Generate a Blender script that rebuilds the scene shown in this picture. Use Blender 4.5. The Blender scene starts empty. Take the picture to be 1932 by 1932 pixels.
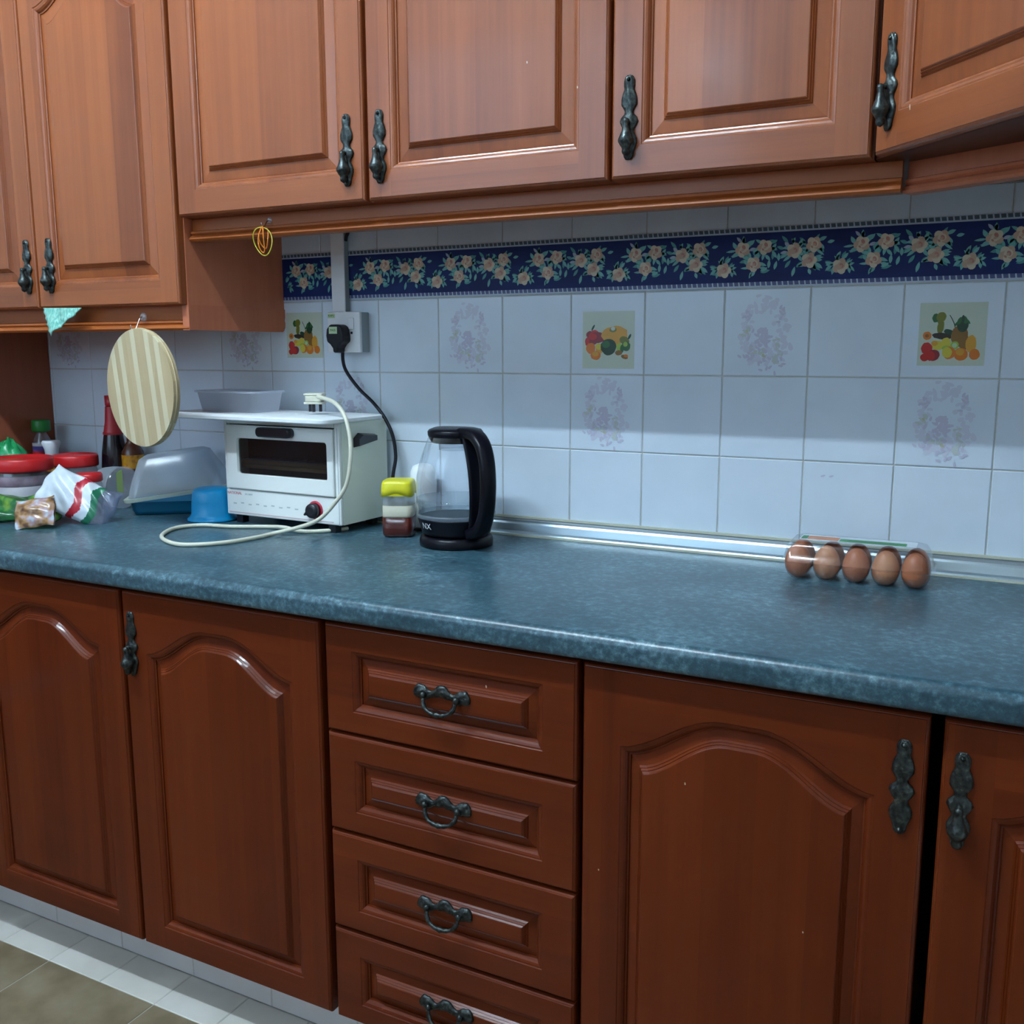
import bpy, math, random
from mathutils import Matrix, Vector
random.seed(7)
PI = math.pi
S = bpy.context.scene
COL = S.collection

# ------------------------------------------------------------------ camera
F = 1845.0
CAM_POS = Vector((0.6341, -1.7602, 1.2188))
yaw, pit, rol = -0.47861, -0.165133, -0.0020
cam = bpy.data.cameras.new('camera')
cam.sensor_width = 36.0
cam.lens = F / 1932.0 * 36.0
cam.clip_start = 0.02
camo = bpy.data.objects.new('camera', cam)
COL.objects.link(camo)
fw = Vector((math.sin(yaw) * math.cos(pit), math.cos(yaw) * math.cos(pit), math.sin(pit)))
rt = Vector((math.cos(yaw), -math.sin(yaw), 0))
up = rt.cross(fw)
r2 = rt * math.cos(rol) + up * math.sin(rol)
u2 = -rt * math.sin(rol) + up * math.cos(rol)
R = Matrix((r2, u2, -fw)).transposed().to_4x4()
camo.matrix_world = Matrix.Translation(CAM_POS) @ R
S.camera = camo

# ------------------------------------------------------------------ world, view
S.view_settings.view_transform = 'Standard'
S.view_settings.look = 'None'
S.view_settings.gamma = 1.0
S.view_settings.use_curve_mapping = False
S.view_settings.exposure = 2.5
W = bpy.data.worlds.new('world')
S.world = W
W.use_nodes = True
bg = W.node_tree.nodes['Background']
bg.inputs[0].default_value = (0.46, 0.64, 0.82, 1)
bg.inputs[1].default_value = 1.0
LAMP_Y, LAMP_Z, LAMP_POWER = -1.42, 2.95, 82.0
LAMP_X = (-1.08, -0.36)
LAMP_COL = (0.72, 0.92, 1.08)


# ------------------------------------------------------------------ materials
def principled(name, col, rough=0.5, metal=0.0, coat=0.0, spec=0.5, alpha=1.0, trans=0.0, sub=0.0):
    m = bpy.data.materials.new(name)
    m.use_nodes = True
    b = m.node_tree.nodes['Principled BSDF']
    b.inputs['Base Color'].default_value = (*col, 1)
    b.inputs['Roughness'].default_value = rough
    b.inputs['Metallic'].default_value = metal
    b.inputs['Coat Weight'].default_value = coat
    b.inputs['Coat Roughness'].default_value = 0.12
    b.inputs['Specular IOR Level'].default_value = spec
    b.inputs['Alpha'].default_value = alpha
    b.inputs['Transmission Weight'].default_value = trans
    return m


def nt(m):
    return m.node_tree.nodes, m.node_tree.links, m.node_tree.nodes['Principled BSDF']


def coords(m, scale=(1, 1, 1), rnd=True, kind='Object'):
    N, L, b = nt(m)
    tc = N.new('ShaderNodeTexCoord')
    mp = N.new('ShaderNodeMapping')
    mp.inputs['Scale'].default_value = scale
    if rnd:
        oi = N.new('ShaderNodeObjectInfo')
        mul = N.new('ShaderNodeMath'); mul.operation = 'MULTIPLY'; mul.inputs[1].default_value = 37.0
        L.new(oi.outputs['Random'], mul.inputs[0])
        add = N.new('ShaderNodeVectorMath'); add.operation = 'ADD'
        L.new(tc.outputs[kind], add.inputs[0]); L.new(mul.outputs[0], add.inputs[1])
        L.new(add.outputs[0], mp.inputs['Vector'])
    else:
        L.new(tc.outputs[kind], mp.inputs['Vector'])
    return mp


def ramp(m, fac, stops):
    N, L, b = nt(m)
    r = N.new('ShaderNodeValToRGB')
    e = r.color_ramp.elements
    while len(e) < len(stops):
        e.new(0.5)
    for i, (p, c) in enumerate(stops):
        e[i].position = p
        e[i].color = (*c, 1)
    L.new(fac, r.inputs[0])
    return r.outputs[0]


def noise_mat(name, stops, scale=(40, 40, 40), detail=4, rough=0.5, bump=0.0, coat=0.0, metal=0.0, rnd=True, spec=0.5):
    m = principled(name, stops[0][1], rough, metal, coat, spec)
    N, L, b = nt(m)
    mp = coords(m, scale, rnd)
    n = N.new('ShaderNodeTexNoise'); n.inputs['Scale'].default_value = 1.0; n.inputs['Detail'].default_value = detail
    L.new(mp.outputs[0], n.inputs['Vector'])
    L.new(ramp(m, n.outputs['Fac'], stops), b.inputs['Base Color'])
    if bump:
        bp = N.new('ShaderNodeBump'); bp.inputs['Strength'].default_value = bump; bp.inputs['Distance'].default_value = 0.002
        L.new(n.outputs['Fac'], bp.inputs['Height']); L.new(bp.outputs[0], b.inputs['Normal'])
    return m


def wood(name, axis, dark, light, rough=0.42, coat=0.5, stave=0.075, spec=0.4):
    """varnished timber: fine grain along `axis`, glued staves of different tone across it"""
    m = principled(name, light, rough, 0, coat, spec)
    N, L, b = nt(m)
    sc = [55, 55, 55]; sc['xyz'.index(axis)] = 1.6
    mp = coords(m, sc)
    n = N.new('ShaderNodeTexNoise'); n.inputs['Scale'].default_value = 1.0; n.inputs['Detail'].default_value = 5
    n.inputs['Roughness'].default_value = 0.6
    L.new(mp.outputs[0], n.inputs['Vector'])
    sc2 = [7, 7, 7]; sc2['xyz'.index(axis)] = 0.7
    mp2 = coords(m, sc2)
    n2 = N.new('ShaderNodeTexNoise'); n2.inputs['Scale'].default_value = 1.0; n2.inputs['Detail'].default_value = 2
    L.new(mp2.outputs[0], n2.inputs['Vector'])
    mx = N.new('ShaderNodeMath'); mx.operation = 'MULTIPLY_ADD'; mx.inputs[1].default_value = 0.45
    hf = N.new('ShaderNodeMath'); hf.operation = 'MULTIPLY'; hf.inputs[1].default_value = 0.55
    L.new(n2.outputs['Fac'], hf.inputs[0])
    L.new(n.outputs['Fac'], mx.inputs[0]); L.new(hf.outputs[0], mx.inputs[2])
    fac = mx.outputs[0]
    if stave:
        mp3 = coords(m, (1, 1, 1))
        sx = N.new('ShaderNodeSeparateXYZ'); L.new(mp3.outputs[0], sx.inputs[0])
        dv = N.new('ShaderNodeMath'); dv.operation = 'DIVIDE'; dv.inputs[1].default_value = stave
        L.new(sx.outputs[0 if axis == 'z' else 2], dv.inputs[0])
        fl = N.new('ShaderNodeMath'); fl.operation = 'FLOOR'; L.new(dv.outputs[0], fl.inputs[0])
        wn = N.new('ShaderNodeTexWhiteNoise'); wn.noise_dimensions = '1D'; L.new(fl.outputs[0], wn.inputs['W'])
        ad = N.new('ShaderNodeMath'); ad.operation = 'MULTIPLY_ADD'; ad.inputs[1].default_value = 0.22
        sb = N.new('ShaderNodeMath'); sb.operation = 'SUBTRACT'; sb.inputs[1].default_value = 0.11
        L.new(wn.outputs['Value'], ad.inputs[0]); L.new(fac, sb.inputs[0]); L.new(sb.outputs[0], ad.inputs[2])
        fac = ad.outputs[0]
    L.new(ramp(m, fac, [(0.28, dark), (0.72, light)]), b.inputs['Base Color'])
    bp = N.new('ShaderNodeBump'); bp.inputs['Strength'].default_value = 0.08; bp.inputs['Distance'].default_value = 0.0006
    L.new(n.outputs['Fac'], bp.inputs['Height']); L.new(bp.outputs[0], b.inputs['Normal'])
    return m


def clear(name, tint=(1, 1, 1), rough=0.03, base=0.06, edge=0.55, body=None, bodyfac=0.0):
    """thin clear sheet: see-through, with a sheen that grows at grazing angles"""
    m = bpy.data.materials.new(name); m.use_nodes = True
    N, L = m.node_tree.nodes, m.node_tree.links
    N.clear()
    out = N.new('ShaderNodeOutputMaterial')
    tr = N.new('ShaderNodeBsdfTransparent'); tr.inputs[0].default_value = (*tint, 1)
    gl = N.new('ShaderNodeBsdfGlossy'); gl.inputs['Roughness'].default_value = rough
    lw = N.new('ShaderNodeLayerWeight'); lw.inputs['Blend'].default_value = 0.25
    mr = N.new('ShaderNodeMapRange'); mr.inputs['To Min'].default_value = base; mr.inputs['To Max'].default_value = edge
    L.new(lw.outputs['Facing'], mr.inputs['Value'])
    mix = N.new('ShaderNodeMixShader')
    L.new(mr.outputs[0], mix.inputs[0]); L.new(tr.outputs[0], mix.inputs[1]); L.new(gl.outputs[0], mix.inputs[2])
    last = mix
    if body:
        df = N.new('ShaderNodeBsdfDiffuse'); df.inputs[0].default_value = (*body, 1)
        tl = N.new('ShaderNodeBsdfTranslucent'); tl.inputs[0].default_value = (*body, 1)
        mm = N.new('ShaderNodeMixShader'); mm.inputs[0].default_value = 0.5
        L.new(df.outputs[0], mm.inputs[1]); L.new(tl.outputs[0], mm.inputs[2])
        m2 = N.new('ShaderNodeMixShader'); m2.inputs[0].default_value = bodyfac
        L.new(mix.outputs[0], m2.inputs[1]); L.new(mm.outputs[0], m2.inputs[2])
        last = m2
    L.new(last.outputs[0], out.inputs[0])
    return m


UD, UL = (0.170, 0.037, 0.008), (0.325, 0.086, 0.020)
M = {}
M['wood_v'] = wood('varnished_wood_vertical', 'z', UD, UL)
M['wood_h'] = wood('varnished_wood_horizontal', 'x', UD, UL)
M['wood_panel'] = wood('varnished_wood_panel', 'z', UD, UL, stave=0.068)
LD, LL = (0.086, 0.0115, 0.0016), (0.155, 0.025, 0.0038)  # upper wood made darker: dimmer light on the lower cabinets is in the colour
M['low_v'] = wood('shaded_wood_vertical', 'z', LD, LL, 0.5, 0.30, spec=0.15)
M['low_h'] = wood('shaded_wood_horizontal', 'x', LD, LL, 0.5, 0.30, spec=0.15)
M['low_panel'] = wood('shaded_wood_panel', 'z', LD, LL, 0.5, 0.30, stave=0.068, spec=0.15)
M['carcass'] = wood('carcass_veneer', 'z', (0.22, 0.055, 0.024), (0.32, 0.090, 0.040), stave=0, coat=0.2, spec=0.25)
M['side_veneer'] = wood('side_veneer', 'z', (0.40, 0.115, 0.055), (0.55, 0.18, 0.09), stave=0, coat=0.15, spec=0.25)  # paler copy of the carcass veneer, standing in for light the side lacks
M['shaded_veneer'] = wood('shaded_veneer', 'z', (0.05, 0.014, 0.008), (0.09, 0.026, 0.014), stave=0, coat=0.1, spec=0.2)  # carcass veneer darkened: shade under the corner cabinet is put into the colour
M['rail'] = wood('rail_wood', 'x', (0.22, 0.050, 0.009), (0.40, 0.105, 0.020), stave=0, spec=0.3, coat=0.12)
M['dark'] = principled('gap_black', (0.012, 0.008, 0.007), 0.9)
M['tile'] = noise_mat('white_glazed_tile', [(0.3, (0.60, 0.69, 0.78)), (0.7, (0.65, 0.74, 0.83))], (9, 9, 9), 2, 0.16, 0.02)
M['kick_tile'] = noise_mat('grey_plinth_tile', [(0.3, (0.60, 0.60, 0.60)), (0.7, (0.66, 0.66, 0.66))], (9, 9, 9), 2, 0.2)
M['grout'] = noise_mat('grey_grout', [(0.3, (0.38, 0.38, 0.33)), (0.7, (0.50, 0.50, 0.46))], (30, 30, 30), 3, 0.9)
M['plaster'] = noise_mat('painted_plaster', [(0.3, (0.70, 0.70, 0.68)), (0.7, (0.76, 0.76, 0.74))], (20, 20, 20), 3, 0.8, 0.02)
M['floor_tile'] = noise_mat('beige_stone_tile', [(0.30, (0.155, 0.115, 0.065)), (0.5, (0.21, 0.165, 0.10)), (0.72, (0.27, 0.22, 0.15))], (14, 5, 14), 6, 0.35, 0.05)
M['floor_white'] = noise_mat('pale_floor_tile', [(0.3, (0.58, 0.56, 0.50)), (0.7, (0.66, 0.64, 0.58))], (12, 12, 12), 3, 0.28)
M['alu'] = noise_mat('brushed_aluminium', [(0.3, (0.34, 0.42, 0.46)), (0.7, (0.42, 0.50, 0.54))], (2, 90, 90), 3, 0.30, 0.0, 0, 0.7)
M['alu_edge'] = principled('yellowed_sealant', (0.52, 0.53, 0.42), 0.5)
M['bronze'] = noise_mat('antique_bronze', [(0.35, (0.022, 0.027, 0.027)), (0.6, (0.060, 0.072, 0.070)), (0.8, (0.17, 0.20, 0.165))], (160, 160, 160), 4, 0.36, 0.5, 0, 0.75)
M['navy'] = noise_mat('navy_print', [(0.3, (0.007, 0.016, 0.090)), (0.7, (0.011, 0.026, 0.13))], (8, 8, 30), 2, 0.5, spec=0.2)
M['navy2'] = principled('slate_blue_print', (0.055, 0.075, 0.20), 0.4)
M['dash_green'] = principled('dark_teal_print', (0.05, 0.09, 0.12), 0.4)
M['strip'] = principled('grey_blue_print', (0.42, 0.50, 0.60), 0.4)
M['peach'] = principled('peach_print', (0.50, 0.33, 0.23), 0.45)
M['peach2'] = principled('pale_peach_print', (0.58, 0.50, 0.36), 0.45)
M['rose'] = principled('rose_pink_print', (0.48, 0.19, 0.15), 0.45)
M['leaf'] = principled('teal_leaf_print', (0.05, 0.26, 0.24), 0.45)
M['leaf2'] = principled('pale_teal_print', (0.13, 0.40, 0.37), 0.45)
M['sprig'] = principled('pale_sprig_print', (0.32, 0.38, 0.48), 0.45)
for nme, c in dict(fl_pink=(0.51, 0.51, 0.64), fl_pink2=(0.57, 0.60, 0.71), fl_olive=(0.49, 0.55, 0.54), fl_ochre=(0.46, 0.48, 0.34),
                   p_cream=(0.50, 0.57, 0.47), p_red=(0.50, 0.02, 0.02), p_maroon=(0.24, 0.02, 0.03), p_orange=(0.62, 0.17, 0.02),
                   p_amber=(0.60, 0.30, 0.03), p_yellow=(0.58, 0.50, 0.05), p_lime=(0.30, 0.45, 0.06), p_pale=(0.45, 0.60, 0.35),
                   p_green=(0.02, 0.12, 0.035), p_dgreen=(0.008, 0.05, 0.025), p_olive=(0.16, 0.17, 0.02), p_brown=(0.22, 0.11, 0.02),
                   p_dark=(0.03, 0.02, 0.015)).items():
    M[nme] = principled('print_' + nme, c, 0.25)
M['white_plastic'] = principled('white_plastic', (0.72, 0.74, 0.76), 0.3)
M['grey_plastic'] = principled('grey_plastic', (0.30, 0.35, 0.37), 0.4)
M['black_plastic'] = principled('black_plastic', (0.012, 0.012, 0.018), 0.28)
M['kettle_black'] = principled('kettle_black_plastic', (0.004, 0.004, 0.008), 0.32, coat=0.0, spec=0.2)
M['black_rubber'] = principled('black_rubber', (0.008, 0.008, 0.014), 0.45, spec=0.3)
M['enamel'] = noise_mat('cream_enamel', [(0.3, (0.78, 0.85, 0.72)), (0.7, (0.82, 0.88, 0.77))], (7, 7, 7), 2, 0.3)
M['enamel_face'] = principled('pale_enamel', (0.86, 0.89, 0.86), 0.28)
M['oven_glass'] = principled('smoked_oven_glass', (0.012, 0.013, 0.016), 0.08, spec=0.5, alpha=0.50)
M['oven_inside'] = principled('oven_inside', (0.12, 0.11, 0.10), 0.5)
M['element'] = principled('quartz_element', (0.75, 0.55, 0.30), 0.4)
M['red_ring'] = principled('red_dial_ring', (0.55, 0.02, 0.05), 0.4)
M['red_ink'] = principled('red_ink', (0.62, 0.16, 0.17), 0.5)
M['pink_ink'] = principled('pink_ink', (0.66, 0.50, 0.50), 0.5)
M['grey_ink'] = principled('grey_ink', (0.50, 0.55, 0.56), 0.5)
M['cream_cord'] = principled('cream_cord', (0.66, 0.65, 0.52), 0.4)
M['glass'] = clear('kettle_glass', (0.96, 0.98, 1.0), 0.02, 0.05, 0.6)
M['water'] = clear('kettle_water', (0.86, 0.91, 0.93), 0.02, 0.06, 0.5)
M['clear_plastic'] = clear('clear_plastic', (0.95, 0.97, 1.0), 0.12, 0.08, 0.5, (0.62, 0.68, 0.76), 0.16)
M['jar_plastic'] = clear('jar_plastic', (0.97, 0.98, 1.0), 0.1, 0.02, 0.22)
M['rim_plastic'] = clear('rim_plastic', (0.95, 0.97, 0.9), 0.25, 0.05, 0.3, (0.74, 0.80, 0.68), 0.8)
M['hazy_plastic'] = clear('hazy_plastic', (0.95, 0.97, 1.0), 0.25, 0.06, 0.35, (0.74, 0.80, 0.86), 0.40)
M['box_plastic'] = clear('box_plastic', (0.95, 0.97, 1.0), 0.25, 0.05, 0.3, (0.78, 0.84, 0.95), 0.40)
M['carton_plastic'] = clear('carton_plastic', (0.97, 0.98, 1.0), 0.08, 0.07, 0.6)
M['bag_plastic'] = clear('bag_plastic', (0.9, 0.92, 1.0), 0.14, 0.12, 0.6, (0.42, 0.48, 0.66), 0.35)
M['blue_tray'] = principled('dark_blue_plastic', (0.0, 0.12, 0.23), 0.45)
M['blue_bowl'] = principled('bright_blue_plastic', (0.0, 0.32, 0.66), 0.35)
M['board_white'] = noise_mat('white_polyethylene', [(0.3, (0.82, 0.86, 0.88)), (0.7, (0.86, 0.89, 0.91))], (9, 9, 9), 3, 0.4)
M['yellow_lid'] = principled('yellow_plastic', (0.72, 0.66, 0.02), 0.35)
M['cream_food'] = principled('cream_layer', (0.60, 0.56, 0.42), 0.7)
M['honey'] = noise_mat('dark_syrup', [(0.3, (0.050, 0.006, 0.004)), (0.7, (0.10, 0.014, 0.008))], (20, 20, 20), 3, 0.25, spec=0.3)
M['red_lid'] = principled('red_plastic', (0.52, 0.015, 0.018), 0.32)
M['white_food'] = noise_mat('white_powder', [(0.3, (0.50, 0.46, 0.48)), (0.7, (0.66, 0.60, 0.58))], (30, 30, 30), 3, 0.8)
M['maroon_food'] = noise_mat('dark_pieces', [(0.3, (0.14, 0.06, 0.09)), (0.7, (0.34, 0.22, 0.27))], (40, 40, 40), 3, 0.7)
M['green_cap'] = principled('green_cap', (0.01, 0.20, 0.03), 0.4)
M['green_bag'] = noise_mat('green_bag', [(0.4, (0.01, 0.24, 0.07)), (0.62, (0.03, 0.36, 0.14)), (0.72, (0.35, 0.6, 0.42))], (22, 22, 22), 3, 0.25, 0.3)
M['sauce'] = principled('dark_sauce', (0.012, 0.008, 0.014), 0.12)
M['label_red'] = principled('label_red', (0.45, 0.02, 0.03), 0.4)
M['label_white'] = principled('label_white', (0.62, 0.64, 0.68), 0.5)
M['label_blue'] = principled('label_blue', (0.10, 0.08, 0.36), 0.5)
M['label_orange'] = noise_mat('label_orange', [(0.35, (0.20, 0.07, 0.01)), (0.5, (0.65, 0.25, 0.01)), (0.7, (0.70, 0.42, 0.03))], (60, 60, 60), 3, 0.4)
M['amber_sauce'] = principled('brown_sauce', (0.10, 0.03, 0.015), 0.2)
M['packet_white'] = noise_mat('packet_white', [(0.35, (0.50, 0.56, 0.62)), (0.65, (0.72, 0.78, 0.84))], (18, 18, 18), 3, 0.25, 0.4)
M['packet_red'] = principled('packet_red', (0.42, 0.015, 0.03), 0.3)
M['packet_green'] = principled('packet_green', (0.015, 0.15, 0.075), 0.3)
M['snack'] = noise_mat('snack_print', [(0.32, (0.06, 0.03, 0.03)), (0.44, (0.22, 0.11, 0.05)), (0.52, (0.38, 0.22, 0.10)), (0.60, (0.42, 0.28, 0.30)), (0.70, (0.45, 0.55, 0.62))], (45, 45, 45), 2, 0.22, 0.3)
M['veg'] = noise_mat('green_leaf_packet', [(0.35, (0.008, 0.06, 0.02)), (0.5, (0.02, 0.14, 0.035)), (0.62, (0.16, 0.32, 0.03)), (0.75, (0.45, 0.50, 0.42))], (24, 12, 24), 3, 0.2, 0.3)
M['lime'] = principled('lime_stripe', (0.32, 0.44, 0.14), 0.5)
M['bamboo_a'] = wood('bamboo_pale', 'z', (0.56, 0.50, 0.33), (0.66, 0.60, 0.42), 0.5, 0.1, 0)
M['bamboo_b'] = wood('bamboo_tan', 'z', (0.42, 0.32, 0.18), (0.52, 0.42, 0.25), 0.5, 0.1, 0)
M['cloth'] = noise_mat('mint_cloth', [(0.4, (0.13, 0.42, 0.34)), (0.6, (0.32, 0.60, 0.51))], (330, 330, 70), 2, 0.9, 0.6)
M['rubber_orange'] = principled('orange_rubber', (0.72, 0.20, 0.01), 0.4)
M['rubber_yellow'] = principled('yellow_rubber', (0.50, 0.42, 0.03), 0.4)
M['chrome'] = principled('chrome', (0.7, 0.72, 0.75), 0.18, 1.0)
M['egg'] = noise_mat('brown_eggshell', [(0.3, (0.42, 0.125, 0.05)), (0.7, (0.52, 0.18, 0.08))], (30, 30, 30), 3, 0.45)
M['egg_pale'] = noise_mat('tan_eggshell', [(0.3, (0.50, 0.20, 0.095)), (0.7, (0.58, 0.26, 0.13))], (30, 30, 30), 3, 0.45)
M['chip'] = principled('pale_chip', (0.55, 0.45, 0.35), 0.7)

# worktop laminate: blue-green ground with fine pale mottling
mw = principled('worktop_laminate', (0.05, 0.1, 0.13), 0.32, spec=0.6)
N_, L_, b_ = nt(mw)
mp_ = coords(mw, (1, 1, 1), False)
na = N_.new('ShaderNodeTexNoise'); na.inputs['Scale'].default_value = 95; na.inputs['Detail'].default_value = 8; na.inputs['Roughness'].default_value = 0.72
nb = N_.new('ShaderNodeTexNoise'); nb.inputs['Scale'].default_value = 9; nb.inputs['Detail'].default_value = 3
L_.new(mp_.outputs[0], na.inputs['Vector']); L_.new(mp_.outputs[0], nb.inputs['Vector'])
ma = N_.new('ShaderNodeMath'); ma.operation = 'MULTIPLY_ADD'; ma.inputs[1].default_value = 0.75
mb_ = N_.new('ShaderNodeMath'); mb_.operation = 'MULTIPLY'; mb_.inputs[1].default_value = 0.25
L_.new(na.outputs['Fac'], ma.inputs[0]); L_.new(nb.outputs['Fac'], mb_.inputs[0]); L_.new(mb_.outputs[0], ma.inputs[2])
L_.new(ramp(mw, ma.outputs[0], [(0.34, (0.012, 0.036, 0.050)), (0.50, (0.034, 0.086, 0.116)), (0.58, (0.078, 0.165, 0.205)), (0.72, (0.27, 0.40, 0.45))]), b_.inputs['Base Color'])
M['worktop'] = mw


# ------------------------------------------------------------------ mesh helpers
class MB:
    def __init__(self):
        self.v, self.f, self.m, self.s = [], [], [], []

    def add(self, vs, fs, mi=0, smooth=False, T=None):
        o = len(self.v)
        self.v += [tuple(T @ Vector(p)) if T else tuple(p) for p in vs]
        for f in fs:
            self.f.append([i + o for i in f]); self.m.append(mi); self.s.append(smooth)
        return self

    def box(self, x0, x1, y0, y1, z0, z1, mi=0, T=None):
        vs = [(x0, y0, z0), (x1, y0, z0), (x1, y1, z0), (x0, y1, z0), (x0, y0, z1), (x1, y0, z1), (x1, y1, z1), (x0, y1, z1)]
        return self.add(vs, [(0, 3, 2, 1), (4, 5, 6, 7), (0, 1, 5, 4), (1, 2, 6, 5), (2, 3, 7, 6), (3, 0, 4, 7)], mi, False, T)

    def loft(self, loops, mi=0, smooth=True, cap0=True, cap1=True, closed=True, T=None):
        n = len(loops[0]); vs = [p for l in loops for p in l]; fs = []
        for i in range(len(loops) - 1):
            for j in range(n if closed else n - 1):
                k = (j + 1) % n
                fs.append((i * n + j, i * n + k, (i + 1) * n + k, (i + 1) * n + j))
        o = len(self.f)
        self.add(vs, fs, mi, smooth, T)
        base = len(self.v) - len(vs)
        if cap0:
            self.f.append([base + j for j in range(n)][::-1]); self.m.append(mi); self.s.append(False)
        if cap1:
            self.f.append([base + (len(loops) - 1) * n + j for j in range(n)]); self.m.append(mi); self.s.append(False)
        return self

    def lathe(self, prof, c=(0, 0, 0), seg=32, mi=0, T=None, cap0=True, cap1=True, sx=1, sy=1, sq=None):
        loops = []
        for r, z in prof:
            lp = []
            for k in range(seg):
                a = 2 * PI * k / seg
                ca, sa = math.cos(a), math.sin(a)
                if sq:
                    d = (abs(ca) ** sq + abs(sa) ** sq) ** (-1 / sq)
                    ca, sa = ca * d, sa * d
                lp.append((c[0] + r * ca * sx, c[1] + r * sa * sy, c[2] + z))
            loops.append(lp)
        return self.loft(loops, mi, True, cap0, cap1, True, T)

    def tube(self, pts, r, seg=10, mi=0, closed=False, T=None):
        P = [Vector(p) for p in pts]; n = len(P); loops = []
        prev = None
        for i, p in enumerate(P):
            if closed:
                t = P[(i + 1) % n] - P[i - 1]
            else:
                t = P[min(i + 1, n - 1)] - P[max(i - 1, 0)]
            t.normalize()
            if prev is None:
                a = Vector((0, 0, 1)) if abs(t.z) < 0.9 else Vector((1, 0, 0))
                u = t.cross(a).normalized()
            else:
                u = (prev - t * prev.dot(t)).normalized()
            prev = u; w = t.cross(u)
            rr = r(i / (n - 1)) if callable(r) else r
            loops.append([p + u * rr * math.cos(2 * PI * k / seg) + w * rr * math.sin(2 * PI * k / seg) for k in range(seg)])
        if closed:
            loops.append(loops[0])
        return self.loft([[tuple(q) for q in l] for l in loops], mi, True, not closed, not closed, True, T)

    def poly(self, pts, mi=0, T=None):
        return self.add(pts, [tuple(range(len(pts)))], mi, False, T)

    def prism(self, pts, y0, y1, mi=0, T=None):
        """pts in (x,z), extruded from y0 (front) to y1 (back)"""
        a = [(x, y0, z) for x, z in pts]; b = [(x, y1, z) for x, z in pts]
        return self.loft([b, a], mi, False, True, True, True, T)

    def build(self, name, mats, parent=None, origin=None, bevel=None, seg=2, recalc=True):
        me = bpy.data.meshes.new(name)
        o = Vector(origin) if origin else Vector((0, 0, 0))
        me.from_pydata([tuple(Vector(p) - o) for p in self.v], [], self.f)
        if isinstance(mats, str):
            mats = [mats]
        for k in mats:
            me.materials.append(M[k])
        me.polygons.foreach_set('material_index', self.m)
        me.polygons.foreach_set('use_smooth', self.s)
        me.update()
        if recalc:
            import bmesh
            bm = bmesh.new(); bm.from_mesh(me)
            bmesh.ops.recalc_face_normals(bm, faces=bm.faces)
            bm.to_mesh(me); bm.free()
        ob = bpy.data.objects.new(name, me)
        COL.objects.link(ob)
        if parent:
            ob.parent = parent
            # keep world placement relative to the parent's frame: vertices are in parent space
        ob.location = o
        if bevel:
            bv = ob.modifiers.new('bevel', 'BEVEL'); bv.width = bevel; bv.segments = seg; bv.limit_method = 'ANGLE'; bv.angle_limit = 0.6
        return ob


def tag(o, label=None, cat=None, group=None, kind=None):
    if label: o['label'] = label
    if cat: o['category'] = cat
    if group: o['group'] = group
    if kind: o['kind'] = kind
    return o


def thing(name, loc=(0, 0, 0), rz=0.0, label=None, cat=None, group=None, kind=None):
    o = bpy.data.objects.new(name, None); COL.objects.link(o)
    o.empty_display_size = 0.05
    o.location = loc; o.rotation_euler = (0, 0, rz)
    return tag(o, label, cat, group, kind)


def catmull(pts, n=8, closed=False):
    P = [Vector(p) for p in pts]; out = []
    m = len(P)
    rng = range(m if closed else m - 1)
    for i in rng:
        if closed:
            a, b, c, d = P[i - 1], P[i], P[(i + 1) % m], P[(i + 2) % m]
        else:
            a, b, c, d = P[max(i - 1, 0)], P[i], P[i + 1], P[min(i + 2, m - 1)]
        for k in range(n):
            t = k / n
            out.append(0.5 * ((2 * b) + (c - a) * t + (2 * a - 5 * b + 4 * c - d) * t * t + (3 * b - a - 3 * c + d) * t ** 3))
    if not closed:
        out.append(P[-1])
    return [tuple(p) for p in out]


def text_mesh(name, body, size, mat, parent, T, ext=0.0002):
    cu = bpy.data.curves.new(name, 'FONT'); cu.body = body; cu.size = size; cu.extrude = ext
    cu.align_x = 'CENTER'; cu.align_y = 'CENTER'; cu.resolution_u = 3
    tmp = bpy.data.objects.new('tmp_text', cu); COL.objects.link(tmp)
    me = bpy.data.meshes.new_from_object(tmp)
    bpy.data.objects.remove(tmp)
    me.materials.clear(); me.materials.append(M[mat]); me.name = name
    me.transform(T)
    o = bpy.data.objects.new(name, me); COL.objects.link(o); o.parent = parent
    return o


UPRIGHT = Matrix.Rotation(PI / 2, 4, 'X')   # text lying in xz plane, facing -y

CT = 0.845      # counter top
FACE_U = -0.31  # upper door faces
FACE_L = -0.58  # lower door faces

# ------------------------------------------------------------------ room shell
XL, XR, YF, ZC = -2.6, 1.30, -3.3, 3.0
w = MB().box(XL - 0.1, XR + 0.1, 0.0015, 0.12, -0.02, ZC + 0.1)
wall_back = w.build('wall_back', 'grout'); tag(wall_back, kind='structure')
# painted area above the tiling
for n_, (xa_, xb_) in dict(wall_left=(XL - 0.1, XL), wall_right=(XR, XR + 0.1)).items():
    zs_ = 1.2 if n_ == 'wall_left' else 0.0
    w = MB().box(xa_, xb_, YF, 0.0, zs_, ZC)
    if zs_: w.box(xa_, xb_, YF, 0.0, 0, zs_, 1)  # unseen brown lower part, added to dim what the lower doors reflect
    tag(w.build(n_, ['plaster', 'carcass']), kind='structure')
WX0, WX1, WZ0, WZ1 = -2.5, -0.5, 1.45, 2.75
w = MB()
w.box(XL - 0.1, WX0, YF - 0.1, YF, 1.2, ZC); w.box(WX1, XR + 0.1, YF - 0.1, YF, 1.2, ZC)
w.box(WX0, WX1, YF - 0.1, YF, 1.2, WZ0); w.box(WX0, WX1, YF - 0.1, YF, WZ1, ZC)
w.box(XL - 0.1, XR + 0.1, YF - 0.1, YF, 0, 1.2, 1)  # unseen brown band, added so the lower doors mirror something dark
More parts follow.
